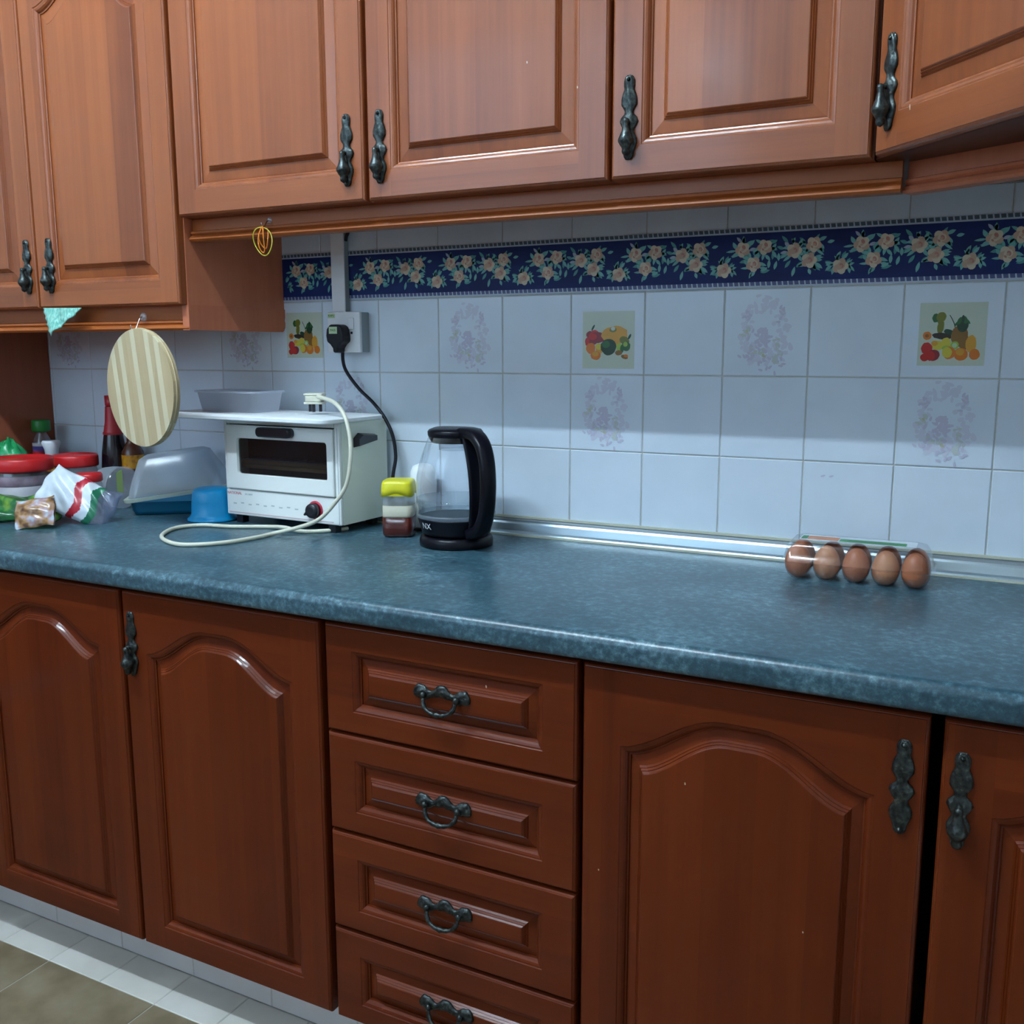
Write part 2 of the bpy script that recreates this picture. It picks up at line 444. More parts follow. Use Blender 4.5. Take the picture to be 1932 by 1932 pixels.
tag(w.build('wall_front', ['plaster', 'carcass']), kind='structure')
w = MB()
xm = (WX0 + WX1) / 2
for x0, x1, z0, z1 in [(WX0, WX1, WZ0, WZ0 + .05), (WX0, WX1, WZ1 - .05, WZ1), (WX0, WX0 + .05, WZ0 + .05, WZ1 - .05), (WX1 - .05, WX1, WZ0 + .05, WZ1 - .05), (xm - .03, xm + .03, WZ0 + .05, WZ1 - .05)]:
    w.box(x0, x1, YF - 0.07, YF - 0.01, z0, z1)
win = w.build('window_1', 'white_plastic'); tag(win, kind='structure')
for x0, x1 in ((WX0 + .05, xm - .03), (xm + .03, WX1 - .05)):
    MB().box(x0, x1, YF - 0.042, YF - 0.038, WZ0 + .05, WZ1 - .05).build('pane', 'glass', win)
tag(MB().box(XL - 0.1, XR + 0.1, YF - 0.1, 0.12, ZC, ZC + 0.1).build('ceiling', 'plaster'), kind='structure')

floor = MB().box(XL - 0.1, XR + 0.1, YF - 0.1, 0.12, -0.08, -0.0012).build('floor', 'grout')
tag(floor, kind='structure')


def tile_box(w_, h_, t=0.006, be=0.0012):
    """front-facing tile, x 0..w, z 0..h, face at y=0 with eased edges"""
    a = [(0, t, 0), (w_, t, 0), (w_, t, h_), (0, t, h_)]
    b = [(0, be, 0), (w_, be, 0), (w_, be, h_), (0, be, h_)]
    c = [(be, 0, be), (w_ - be, 0, be), (w_ - be, 0, h_ - be), (be, 0, h_ - be)]
    return MB().loft([a, b, c], 0, False, True, True)


_tile_cache = {}


def place_tile(w_, h_, mat, loc, rot, parent, t=0.006):
    key = (round(w_, 4), round(h_, 4), mat, t)
    if key not in _tile_cache:
        ob = tile_box(w_, h_, t).build('tile', mat)
        _tile_cache[key] = ob.data
        bpy.data.objects.remove(ob)
    o = bpy.data.objects.new('tile', _tile_cache[key]); COL.objects.link(o)
    o.parent = parent; o.location = loc; o.rotation_euler = rot
    return o


G = 0.0019
ROWS = [(CT + 0.02, 1.0234), (1.0234, 1.170), (1.170, 1.3232), (1.3232, 1.4732)]
tiles = {}
for c in range(-12, 9):
    x0 = c * 0.15
    for r, (z0, z1) in enumerate(ROWS):
        if c < 0 and r == 3 and c < -7:
            continue
        jit = random.uniform(-0.00025, 0.00025)
        tiles[(c, r)] = place_tile(0.15 - G, z1 - z0 - G, 'tile', (x0 + G / 2, jit, z0 + G / 2), (0, 0, 0), wall_back)

# ---- faint floral wreath printed on some tiles, fruit transfers on others
wreath = MB()
rw = random.Random(3)


PY = [0]


def petal(mb, cx, cz, l, wd, ang, mi, y):
    pts = []
    PY[0] += 1
    y = -0.0002 - PY[0] * 0.0000025
    for k in range(8):
        a = 2 * PI * k / 8
        px, pz = l * math.cos(a), wd * math.sin(a) * (1 - 0.35 * math.cos(a))
        pts.append((cx + px * math.cos(ang) - pz * math.sin(ang), y, cz + px * math.sin(ang) + pz * math.cos(ang)))
    mb.poly(pts, mi)


for k in range(120):
    a = rw.uniform(0, 2 * PI); rr = rw.gauss(1.02, 0.19)
    cx = 0.072 + rr * 0.038 * math.cos(a); cz = 0.080 + rr * 0.046 * math.sin(a)
    petal(wreath, cx, cz, rw.uniform(0.004, 0.008), rw.uniform(0.0022, 0.0045), rw.uniform(0, PI), 1, -0.0002)
for k in range(34):
    cx = rw.gauss(0.066, 0.011); cz = rw.gauss(0.058, 0.012)
    petal(wreath, cx, cz, rw.uniform(0.003, 0.007), rw.uniform(0.002, 0.004), rw.uniform(0, PI), 0, -0.0003)
for cx, cz in [(0.062, 0.078), (0.1, 0.112), (0.042, 0.105), (0.045, 0.03), (0.075, 0.022), (0.1, 0.025)]:
    for k in range(7):
        petal(wreath, cx + rw.gauss(0, .006), cz + rw.gauss(0, .007), 0.0045, 0.0022, rw.uniform(0, PI), 0, -0.0003)
for cx, cz in [(0.037, 0.073), (0.043, 0.082), (0.066, 0.040), (0.056, 0.041), (0.094, 0.055), (0.096, 0.034), (0.092, 0.028)]:
    for k in range(6):
        petal(wreath, cx + rw.gauss(0, .003), cz + rw.gauss(0, .004), 0.004, 0.002, rw.uniform(0, PI), 2, -0.0004)
petal(wreath, 0.072, 0.035, 0.004, 0.0025, -0.5, 3, -0.0005)
petal(wreath, 0.041, 0.078, 0.003, 0.002, -1.0, 3, -0.0005)
wob = wreath.build('floral_print', ['fl_pink', 'fl_pink2', 'fl_olive', 'fl_ochre'], recalc=False)
wme = wob.data; bpy.data.objects.remove(wob)
for key in [(-11, 2), (-7, 2), (-3, 2), (1, 2), (-5, 1), (-1, 1), (3, 1), (-9, 1)]:
    if key in tiles:
        o = bpy.data.objects.new('floral_print', wme); COL.objects.link(o); o.parent = tiles[key]


def ell(mb, u, v, a, b, mi, y, ang=0, n=20, wob=0.0, rr=None):
    pts = []
    for k in range(n):
        t = 2 * PI * k / n
        s = 1 + (rr.uniform(-wob, wob) if rr else 0)
        px, pz = a * s * math.cos(t), b * s * math.sin(t)
        pts.append((u + px * math.cos(ang) - pz * math.sin(ang), y, v + px * math.sin(ang) + pz * math.cos(ang)))
    mb.poly(pts, mi)


FR = ['p_cream', 'p_red', 'p_maroon', 'p_orange', 'p_amber', 'p_yellow', 'p_lime', 'p_pale', 'p_green', 'p_dgreen', 'p_olive', 'p_brown', 'p_dark']
FI = {k: i for i, k in enumerate(FR)}


def fruit(kind, tile, x0, x1, z0, z1):
    mb = MB(); ox, oz = tile.location.x, tile.location.z
    rr = random.Random(5)
    mb.box(x0 - ox, x1 - ox, -0.0003, 0.001, z0 - oz, z1 - oz, 0)
    if kind == 'A':
        L0, T0, SX, SY = 120, 150, 1600, 1420
        items = [(620, 560, 60, 90, 'p_olive', 0), (510, 490, 85, 100, 'p_green', 0), (640, 470, 120, 110, 'p_olive', .2), (640, 690, 80, 170, 'p_olive', 0.1),
                 (690, 900, 240, 75, 'p_dark', 0.1), (850, 810, 130, 60, 'p_dgreen', 0.3), (330, 890, 105, 95, 'p_orange', 0), (325, 890, 45, 40, 'p_brown', 0), (1100, 900, 200, 240, 'p_brown', 0),
                 (1160, 640, 140, 170, 'p_dgreen', 0), (1200, 540, 60, 90, 'p_green', -.4), (1080, 560, 50, 90, 'p_green', .4), (1160, 520, 35, 90, 'p_dgreen', 0), (1020, 620, 30, 80, 'p_green', .7), (1270, 570, 30, 80, 'p_green', -.7),
                 (1230, 1050, 150, 160, 'p_brown', 0), (600, 1110, 150, 105, 'p_yellow', .2), (520, 1060, 80, 60, 'p_amber', .2), (790, 1050, 115, 115, 'p_yellow', 0), (1000, 1110, 100, 90, 'p_lime', 0), (1000, 1110, 60, 55, 'p_pale', 0),
                 (820, 1170, 120, 60, 'p_lime', 0), (340, 1180, 140, 140, 'p_red', 0), (300, 1380, 110, 90, 'p_red', 0), (510, 1330, 150, 130, 'p_maroon', 0), (440, 1350, 110, 110, 'p_red', 0),
                 (880, 1280, 160, 140, 'p_orange', 0), (830, 1270, 120, 120, 'p_yellow', 0), (1380, 1080, 130, 200, 'p_amber', 0), (1160, 1310, 165, 145, 'p_orange', 0), (1140, 1260, 100, 80, 'p_amber', 0), (1480, 1310, 125, 125, 'p_orange', 0)]
        arc = [(830 + 150 * math.sin(t * 1.5) , 430 + 330 * t) for t in [k / 8 for k in range(9)]]
    else:
        L0, T0, SX, SY = 200, 170, 1420, 1550
        items = [(400, 800, 100, 100, 'p_maroon', 0), (530, 760, 110, 90, 'p_red', 0), (600, 880, 230, 150, 'p_maroon', 0), (480, 960, 150, 110, 'p_maroon', 0), (330, 990, 60, 120, 'p_red', 0), (480, 850, 120, 90, 'p_red', 0),
                 (1080, 800, 360, 230, 'p_amber', -.1), (1150, 1000, 110, 150, 'p_amber', 0), (1040, 670, 100, 70, 'p_olive', 0), (1040, 640, 60, 50, 'p_cream', 0), (490, 610, 25, 90, 'p_dgreen', .5),
                 (1350, 960, 140, 110, 'p_olive', .4), (1400, 1110, 115, 135, 'p_green', 0), (1380, 1060, 60, 70, 'p_lime', .5), (1220, 1140, 85, 110, 'p_lime', 0), (1290, 1180, 50, 110, 'p_green', 0), (1200, 1290, 95, 70, 'p_brown', 0), (1360, 1400, 95, 55, 'p_brown', .3), (1400, 1370, 60, 40, 'p_orange', .2),
                 (430, 1170, 130, 150, 'p_orange', 0), (690, 1170, 120, 130, 'p_amber', 0), (660, 1120, 100, 90, 'p_yellow', 0), (570, 1360, 145, 125, 'p_orange', 0), (560, 1320, 90, 70, 'p_amber', 0), (920, 1130, 215, 225, 'p_dgreen', 0), (850, 1060, 110, 100, 'p_green', 0), (1490, 860, 30, 80, 'p_dgreen', .5)]
        arc = []
    dx, dz = (x1 - x0) / SX, (z1 - z0) / SY
    for i, (cx, cy, a, b, c, an) in enumerate(items):
        ell(mb, x0 - ox + (cx - L0) * dx, z1 - oz - (cy - T0) * dz, a * dx, b * dz, FI[c], -0.0004 - i * 0.00001, -an, 18, 0.05, rr)
    for i in range(len(arc) - 1):
        (a0, b0), (a1, b1) = arc[i], arc[i + 1]
        p = [(x0 - ox + (q - L0) * dx, z1 - oz - (r_ - T0) * dz) for q, r_ in [(a0, b0), (a0 + 22, b0), (a1 + 22, b1), (a1, b1)]]
        mb.poly([(q, -0.00039, r_) for q, r_ in p], FI['p_dark'])
    mb.build('fruit_print', FR, tile, recalc=False)


fruit('A', tiles[(-6, 2)], -0.8515, -0.7515, 1.2003, 1.300)
fruit('B', tiles[(-1, 2)], -0.1249, -0.0195, 1.1814, 1.2892)
fruit('A', tiles[(3, 2)], 0.4755, 0.5760, 1.1905, 1.2916)
# two pale smudges on a tile of the lowest row
sm = MB()
for cx in (0.335, 0.349):
    ell(sm, cx - tiles[(2, 0)].location.x, 0.9985 - tiles[(2, 0)].location.z, 0.0042, 0.0018, 0, -0.0003, 0.3, 12)
sm.build('smudge', 'fl_pink', tiles[(2, 0)], recalc=False)

# ---- rose border strip stuck over the tiles
BX0, BX1 = -0.861, XR
border = thing('border_strip', (BX0, -0.001, 1.325), 0, 'navy blue rose-patterned border strip running along the white wall tiles', 'wall border')
b = MB().box(0, BX1 - BX0, -0.0006, 0.0007, 0.009, 0.092)
b.build('navy_band', 'navy', border)
for z0, z1, nm in ((0.0, 0.009, 'lower_edging'), (0.092, 0.1015, 'upper_edging')):
    b = MB().box(0, BX1 - BX0, -0.0006, 0.0007, z0, z1, 0)
    k = 0.002
    while k < BX1 - BX0 - 0.009:
        zz0, zz1 = (z0 + 0.0008, z1 - 0.0022) if nm == 'lower_edging' else (z0 + 0.0028, z1 - 0.0006)
        if nm == 'lower_edging': zz0, zz1 = z0 + 0.0025, z1
        b.poly([(k, -0.0008, zz0), (k + 0.0072, -0.0008, zz0), (k + 0.0062, -0.0008, zz1), (k - 0.001, -0.0008, zz1)], 1)
        k += 0.0095
    b.build(nm, ['strip', 'navy2' if nm == 'lower_edging' else 'dash_green'], border, recalc=False)
ROSES = [(0.0, 1.3555, 0), (0.0326, 1.3900, 2), (0.0713, 1.3926, 2), (0.0525, 1.3643, 1), (0.1217, 1.3845, 0), (0.1542, 1.3934, 1), (0.1472, 1.3673, 0)]
rp = MB(); rr = random.Random(11)
bx = -0.65 - 0.1992 * 2
LEAVES = []
for (dx, z, k) in ROSES:
    for j in range(13):
        a = rr.uniform(0, 2 * PI); d = rr.uniform(0.0135, 0.021)
        LEAVES.append((dx + d * math.cos(a), z + d * math.sin(a) * 0.9, rr.uniform(0.0055, 0.0095), rr.uniform(0.0020, 0.0034), a + rr.uniform(-0.6, 0.6), rr.choice([0, 0, 1, 1, 2])))
for j in range(30):
    LEAVES.append((rr.uniform(0, 0.199), rr.uniform(1.346, 1.404), rr.uniform(0.006, 0.009), 0.0029, rr.uniform(0, PI), rr.choice([0, 1, 2])))


def leaf_poly(cx, cz, l, wd, a, mi, y):
    pts = []
    for u, v in ((-1, 0), (-0.5, 0.8), (0, 1), (0.5, 0.7), (1, 0), (0.5, -0.7), (0, -1), (-0.5, -0.8)):
        px, pz = l * u, wd * v
        pts.append((cx + px * math.cos(a) - pz * math.sin(a), y, cz + px * math.sin(a) + pz * math.cos(a)))
    rp.poly(pts, mi)


while bx < XR:
    for (dx, z, l, wd, a, m_) in LEAVES:
        X = bx + dx - BX0
        if 0.012 < X < BX1 - BX0 - 0.02 and 1.341 < z < 1.411:
            leaf_poly(X, z - 1.325, l, wd, a, {0: 3, 1: 4, 2: 5}[m_] if m_ < 2 or l < 0.0065 else 4, -0.0009 - 0.00002 * m_)
    for (dx, z, kind) in ROSES:
        X = bx + dx - BX0; Z = z - 1.325
        if X < 0.013 or X > BX1 - BX0 - 0.02:
            continue
        for j in range(5):
            a = 2 * PI * j / 5 + kind
            ell(rp, X + 0.0062 * math.cos(a), Z + 0.0062 * math.sin(a), 0.0074, 0.0066, 0 if (j + kind) % 2 else 1, -0.0010 - j * 0.00001, a, 12)
        ell(rp, X + 0.001, Z + 0.0008, 0.0068, 0.0062, 1 if kind else 0, -0.00108, 0.4, 12)
        ell(rp, X + 0.002, Z + (0.004 if kind == 2 else 0.001), 0.0030, 0.0042, 2, -0.00112, 0.5, 10)
        ell(rp, X + 0.0005, Z - 0.0005, 0.0028, 0.0020, 0, -0.00115, 0.5, 10)
        ell(rp, X - 0.003, Z - 0.004, 0.0016, 0.0026, 2 if kind else 0, -0.00112, 0.8, 8)
    bx += 0.1992
rp.build('rose_print', ['peach', 'peach2', 'rose', 'leaf', 'leaf2', 'sprig'], border, recalc=False)

# ---- aluminium upstand along the back of the worktop
t = MB()
prof = [(0.0, 0.0), (-0.024, 0.0), (-0.024, 0.0035), (-0.0225, 0.0060), (-0.020, 0.0072), (-0.0165, 0.009), (-0.0125, 0.0225), (-0.010, 0.0262), (-0.0095, 0.0300), (-0.0075, 0.0320), (0.0, 0.0330)]
pa = [[(x, y - 0.0005, CT + z) for y, z in prof] for x in (-1.6545, XR)]
t.loft(pa, 0, False, True, True)
trim = t.build('trim_1', ['alu'])
tag(trim, kind='structure')
MB().box(-1.6545, XR, -0.0275, -0.0240, CT, CT + 0.0035).build('sealant_bead', 'alu_edge', trim)
MB().box(-1.6545, XR, -0.0062, -0.0004, CT + 0.0331, CT + 0.0375).build('sealant_bead', 'alu_edge', trim)

# ------------------------------------------------------------------ floor tiles
for i in range(-17, 9):
    x0 = -0.7366 + 0.1467 * i
    if XL < x0 and x0 + 0.1467 < XR:
        place_tile(0.1467 - G, 0.0955, 'floor_white', (x0 + G / 2, -0.5905, 0), (-PI / 2, 0, 0), floor).rotation_euler = (-PI / 2, 0, 0)
for o in [c for c in floor.children]:
    pass
for j in range(9):
    for i in range(-7, 8):
        x0 = -0.7366 + 0.2934 * i; y0 = -0.5920 - 0.2934 * j
        if x0 > XL and x0 + 0.29 < XR and y0 - 0.29 > YF:
            place_tile(0.2934 - G, 0.2934 - G, 'floor_tile', (x0 + G / 2, y0 - 0.2934 + G, 0), (-PI / 2, 0, 0), floor)

# plinth under the cabinets, faced with 20 cm white tiles
plinth = MB().box(-2.0, XR, -0.4935, -0.42, 0.0, 0.112).build('baseboard_back', 'grout')
tag(plinth, kind='structure')
for i in range(-8, 10):
    x0 = -0.7315 + 0.1985 * i
    if x0 > -2.0 and x0 + 0.1985 < XR:
        place_tile(0.1985 - G, 0.1115, 'kick_tile', (x0 + G / 2, -0.495, 0.0005), (0, 0, 0), plinth, 0.0025)


# ------------------------------------------------------------------ ornate pulls
PLATE = [(0.0, .004), (0.02, .0065), (0.06, .0085), (0.12, .0085), (0.16, .0075), (0.22, .0105), (0.28, .0125), (0.34, .0125), (0.38, .009), (0.42, .0065), (0.46, .0075),
         (0.50, .0125), (0.545, .0145), (0.59, .0120), (0.63, .0085), (0.67, .0080), (0.71, .0105), (0.76, .0130), (0.81, .0130), (0.86, .0105), (0.91, .0085), (0.96, .0075), (0.99, .0050), (1.0, .002)]


def plate_pull(parent, x, ztop, L=0.118, drop=True, face=0.0, label=None):
    mb = MB(); n = 16; loops = []
    for i, (t_, hw) in enumerate(PLATE):
        z = ztop - t_ * L
        lp = []
        th = 0.0028 + 0.18 * hw
        for k in range(n):
            a = PI * k / (n - 1)
            ridge = 1 + 0.22 * math.cos(5 * a + i)
            lp.append((x + hw * math.cos(a), face - (0.0015 + th * math.sin(a) * ridge), z + 0.0012 * math.cos(6 * a)))
        lp += [(x - hw, face, z), (x + hw, face, z)]
        loops.append(lp)
    mb.loft(loops, 0, True, True, True)
    for zz in (0.045, 0.955 if not drop else 0.045):
        mb.lathe([(0.0, 0.003), (0.0028, 0.002), (0.003, 0)], (0, 0, 0), 10, 0, Matrix.Translation((x, face - 0.0042, ztop - zz * L)) @ Matrix.Rotation(PI / 2, 4, 'X'))
    if drop:
        zp = ztop - 0.55 * L
        mb.tube([(x, face - 0.002, zp), (x, face - 0.010, zp + 0.001), (x, face - 0.0150, zp - 0.001)], 0.0035, 10)
        prof = [(0.0006, 0.004), (0.0042, 0.002), (0.005, -0.002), (0.0040, -0.006), (0.0048, -0.009), (0.0062, -0.0150), (0.0092, -0.0215), (0.0115, -0.0262), (0.0112, -0.0300),
                (0.0078, -0.0355), (0.0052, -0.0395), (0.0062, -0.0430), (0.0050, -0.0465), (0.0006, -0.0495)]
        T = Matrix.Translation((x, face - 0.0155, zp)) @ Matrix.Rotation(math.radians(3), 4, 'X')
        mb.lathe([(r, z * L / 0.118) for r, z in prof], (0, 0, 0), 18, 0, T)
    o = mb.build('handle', 'bronze', parent)
    if label: o['label'] = label
    return o


def bail_pull(parent, x, z, face=0.0):
    mb = MB(); n = 12; loops = []
    P = [(-.0485, .0030), (-.0465, .0062), (-.043, .0088), (-.039, .0095), (-.035, .0085), (-.031, .0098), (-.027, .0085), (-.022, .0055), (-.018, .0042), (-.013, .0050), (-.009, .0072),
         (-.004, .0080), (0, .0072), (.004, .0080), (.009, .0072), (.013, .0050), (.018, .0042), (.022, .0055), (.027, .0085), (.031, .0098), (.035, .0085), (.039, .0095), (.043, .0088), (.0465, .0062), (.0485, .0030)]
    for i, (dx, hh) in enumerate(P):
        hh *= 1.18
        zc = z + 0.0055 - 0.0060 * abs(dx / 0.0485) ** 1.5 + 0.003 * math.cos(dx * 150)
        lp = []
        for k in range(n):
            a = PI * k / (n - 1)
            lp.append((x + dx, face - (0.0012 + (0.0025 + 0.3 * hh) * math.sin(a) * (1 + .25 * math.cos(5 * a + i * 1.3))), zc + hh * math.cos(a)))
        lp += [(x + dx, face, zc - hh), (x + dx, face, zc + hh)]
        loops.append(lp)
    mb.loft(loops, 0, True, True, True)
    for s in (-1, 1):
        mb.lathe([(0.0006, .0055), (0.004, .0040), (0.0052, 0.0), (0.0040, -0.004), (0.0006, -.0055)], (x + s * 0.0285, face - 0.0095, z + 0.001), 12)
    pts = []
    for k in range(25):
        a = PI * k / 24
        pts.append((x - 0.0275 * math.cos(a), face - 0.010 - 0.007 * math.sin(a), z - 0.001 - 0.0225 * math.sin(a) ** 0.7))

    def rad(t_):
        d = abs(t_ - 0.5)
        return 0.0029 + 0.0020 * math.exp(-(d / 0.04) ** 2) + 0.0012 * math.exp(-((d - 0.11) / 0.025) ** 2) + 0.0010 * math.exp(-((d - 0.36) / 0.06) ** 2)
    mb.tube(pts, rad, 10)
    return mb.build('handle', 'bronze', parent)


# ------------------------------------------------------------------ raised-panel doors
def outline(W, H, a, b, zs, h, d, n=28):
    """opening inset by d: sides a, bottom b, spring line zs, arch height h"""
    pts = [(a + d, b + d), (W - a - d, b + d)]
    x0, x1 = a + d, W - a - d
    for k in range(n + 1):
        t_ = k / n; x = x1 + (x0 - x1) * t_; u = abs(2 * t_ - 1)
        if h:
            q = max(0.0, min(1.0, (1 - u) / 0.86))
            bell = 0.5 - 0.5 * math.cos(PI * q); bell = bell ** 0.85
            z = zs + h * bell - d
        else:
            z = zs - d
        pts.append((x, z))
    return pts


def raised_front(parent, name, W, H, arch, a, b, zs, h, fo, mats, handle=None, label=None, T=0.020):
    """front face plane y=0, door body behind; returns the door object (parent-space coordinates)"""
    mb = MB(); n = 28
    e = 0.0045
    O = outline(W, H, a, b, zs, h, 0.0, n)
    # stiles and rails
    mb.poly([(e, 0, e), (a, 0, e), (a, 0, H - e), (e, 0, H - e)], 0)
    mb.poly([(W - a, 0, e), (W - e, 0, e), (W - e, 0, H - e), (W - a, 0, H - e)], 0)
    mb.poly([(a, 0, e), (W - a, 0, e), (W - a, 0, b), (a, 0, b)], 1)
    top = [(x, 0, z) for x, z in O[2:]]
    for k in range(len(top) - 1):
        x0, _, z0 = top[k]; x1, _, z1 = top[k + 1]
        mb.poly([(x1, 0, z1), (x0, 0, z0), (x0, 0, H - e), (x1, 0, H - e)], 1)
    # moulded outer edge and back
    def rect(i, y): return [(i, y, i), (W - i, y, i), (W - i, y, H - i), (i, y, H - i)]
    mb.loft([rect(e, 0), rect(e - 0.0006, 0.0012), rect(0.0028, 0.0016), rect(0.0010, 0.0032), rect(0, 0.0065), rect(0, T)], 0, False, False, True)
    # sticking bead round the opening
    prof = [(0.0, 0.0), (0.0012, 0.0012), (0.0035, 0.0014), (0.0065, 0.0026), (0.0090, 0.0050), (0.0105, 0.0078), (0.0125, 0.0085), (0.0125, 0.011)]
    mb.loft([[(x, y, z) for x, z in outline(W, H, a, b, zs, h, d, n)] for d, y in prof], 0, False, False, False)
    door = mb.build(name, [mats[0], mats[1]], parent)
    if label: door['label'] = label
    # raised centre panel
    pp = MB()
    f0 = fo
    pf = [(0.0126, 0.0105), (0.0150, 0.0100), (f0 - 0.0085, 0.0075), (f0 - 0.0065, 0.0046), (f0 - 0.0058, 0.0050), (f0 - 0.0038, 0.0018), (f0 - 0.0030, 0.0022), (f0 - 0.0012, -0.0004), (f0, -0.0010)]
    loops = [[(x, y, z) for x, z in outline(W, H, a, b, zs, h, d, n)] for d, y in pf]
    pp.loft(loops, 0, False, False, False)
    last = loops[-1]
    pp.poly([last[0], last[1]] + last[2:], 0)
    pp.build('panel', mats[2], door)
    return door


LOW = ('low_v', 'low_h', 'low_panel')
UPP = ('wood_v', 'wood_h', 'wood_panel')


def chip(door, x, z, l=0.004):
    mb = MB(); ell(mb, x, z, 0.0010, l / 2, 0, -0.0013, 0.1, 8)
    mb.build('chip', 'chip', door, recalc=False)


# ------------------------------------------------------------------ lower cabinets
EDG = [-1.662, -1.215, -0.767, -0.320, 0.126, 0.5735, 1.021, 1.29]
LZ0, LZ1 = 0.1135, 0.797


def base_cab(i, label, handle_side, drop=True, hl=None):
    x0, x1 = EDG[i], EDG[i + 1]
    c = thing('base_cabinet', (x0, FACE_L, LZ0), 0, label, 'cabinet')
    W = x1 - x0
    MB().box(0.010, W - 0.010, 0.0215, 0.57, 0, 0.69).build('body', 'carcass', c)
    g0 = 0.004 if i != 5 else 0.0095
    dw = W - g0 - (0.0055 if i == 4 else 0.004)
    d = thing_offset = None
    door = raised_front(c, 'door', dw, LZ1 - LZ0, True, 0.056, 0.047, 0.575, 0.058, 0.034, LOW)
    door.location = (g0, 0, 0)
    if handle_side:
        hx = 0.022 if handle_side == 'L' else dw - 0.026
        plate_pull(door, hx, 0.650 - 0.003 if drop else 0.651, 0.116, drop, 0.0, hl)
    return c, door


base_cab(0, 'wooden base cabinet at the far left end of the worktop', None)
base_cab(1, 'leftmost visible red-brown base cabinet with an arched door and no handle in view', None)
base_cab(2, 'red-brown arched-door base cabinet just left of the drawers', 'L')
c4, d4 = base_cab(4, 'wide red-brown arched-door base cabinet right of the drawers with a bare handle plate', 'R', False, 'bronze backplate missing its drop')
c5, d5 = base_cab(5, 'red-brown base cabinet right of the dark gap at the right edge', 'L')
base_cab(6, 'wooden base cabinet filling the right corner under the worktop', 'R') if False else None
chip(d4, 0.2781 - EDG[4] - 0.004, 0.6541 - LZ0); chip(d4, 0.1576 - EDG[4] - .004, 0.5008 - LZ0, .003); chip(d4, 0.4373 - EDG[4] - .004, 0.4874 - LZ0, .003)

dr = thing('drawer_unit', (EDG[3], FACE_L, LZ0), 0, 'stack of four red-brown panelled drawers with bail handles', 'drawers')
MB().box(0.012, 0.4370, 0.0215, 0.57, 0, 0.69).build('body', 'carcass', dr)
zt = [(0.6215, 0.797), (0.4535, 0.6175), (0.2815, 0.4490), (0.1135, 0.2770)]
for k, (z0, z1) in enumerate(zt):
    Hh = z1 - z0
    d = raised_front(dr, 'drawer', 0.4330, Hh, False, 0.052, 0.036, Hh - 0.040, 0, 0.034, ('low_h', 'low_h', 'low_h'))
    d.location = (0.0085, 0, z0 - LZ0)
    bail_pull(d, 0.2165, Hh / 2 + 0.002)
    if k == 0: chip(d, -0.0201 - EDG[3] - .0085, 0.7393 - z0, .005)

# ------------------------------------------------------------------ worktop with rolled front edge
wt = MB(); prof = []
for k in range(9):
    a = PI / 2 + (PI / 2) * k / 8
    prof.append((-0.600 + 0.014 + 0.014 * math.cos(a), CT - 0.014 + 0.014 * math.sin(a)))
prof2 = [(-0.0002, CT), (-0.35, CT)] + prof + [(-0.600, CT - 0.030)]
for k in range(1, 5):
    a = PI + (PI / 2) * k / 4
    prof2.append((-0.600 + 0.008 + 0.008 * math.cos(a), CT - 0.030 + 0.008 * math.sin(a)))
prof2 += [(-0.0002, CT - 0.038)]
XW0 = -2.2
nx = 2
wt.loft([[(x, y, z) for y, z in prof2] for x in (XW0, XR - 0.001)], 0, True, True, True)
o = wt.build('worktop', 'worktop')
o.data.set_sharp_from_angle(angle=math.radians(40))
tag(o, 'long mottled blue-green laminate worktop with a rolled front edge', 'worktop')

# ------------------------------------------------------------------ upper cabinets
ZD, ZT = 1.4735, 2.03
AR = 1.909


def rail(mb, x0, x1, yf, z0, z1, mi=0, xa=0, xb=0):
    """moulded light rail, flat face then ogee at the foot"""
    h = z1 - z0
    pr = [(yf, z1), (yf, z0 + 0.021), (yf - 0.006, z0 + 0.019), (yf - 0.007, z0 + 0.015), (yf - 0.004, z0 + 0.012), (yf - 0.0095, z0 + 0.009), (yf - 0.012, z0 + 0.004), (yf - 0.009, z0), (yf + 0.016, z0), (yf + 0.016, z1)]
    mb.loft([[(x, y, z) for y, z in pr] for x in (x0, x1)], mi, False, True, True)


def upper(x0, x1, z0, label, doors, name='wall_cabinet'):
    c = thing(name, (x0, FACE_U, z0), 0, label, 'cabinet')
    W = x1 - x0
    MB().box(0.0005, W - 0.0005, 0.0215, 0.31 - 0.0005, 0, ZT - z0).build('body', 'side_veneer' if z0 < 1.4 else 'carcass', c)
    for (a0, a1, hx, hz, hL) in doors:
        dw = a1 - a0
        d = raised_front(c, 'door', dw, ZT - z0, True, 0.048, 0.047, AR - z0, 0.058, 0.041, UPP)
        d.location = (a0 - x0, 0, 0)
        if hx is not None:
            plate_pull(d, hx - a0, hz - z0, hL)
        d['_x'] = a0
    return c


tall = upper(-1.735, -0.8555, 1.3075, 'tall wall cabinet at the left with two orange-brown doors', [(-1.728, -1.2745, -1.2985, 1.4515, 0.113), (-1.2705, -0.8580, -1.2270, 1.4515, 0.113)])
uA = upper(-0.8535, 0.0485, ZD, 'double-door wall cabinet above the toaster and kettle', [(-0.8490, -0.4060, -0.4400, 1.6190, 0.119), (-0.3985, 0.0465, -0.3710, 1.6190, 0.119)])
uB = upper(0.0500, 0.4310, ZD, 'pinkish single-door wall cabinet above the middle of the tiles', [(0.0520, 0.4285, 0.0810, 1.6190, 0.119)])
for dd in uA.children:
    if dd.name.startswith('door') and dd.get('_x', -1) > -0.5:
        chip(dd, -0.0897 + 0.3985, 1.6598 - ZD); chip(dd, -0.0037 + 0.3985, 1.613 - ZD)
for c_ in (tall, uA, uB):
    for d_ in c_.children:
        if '_x' in d_: del d_['_x']

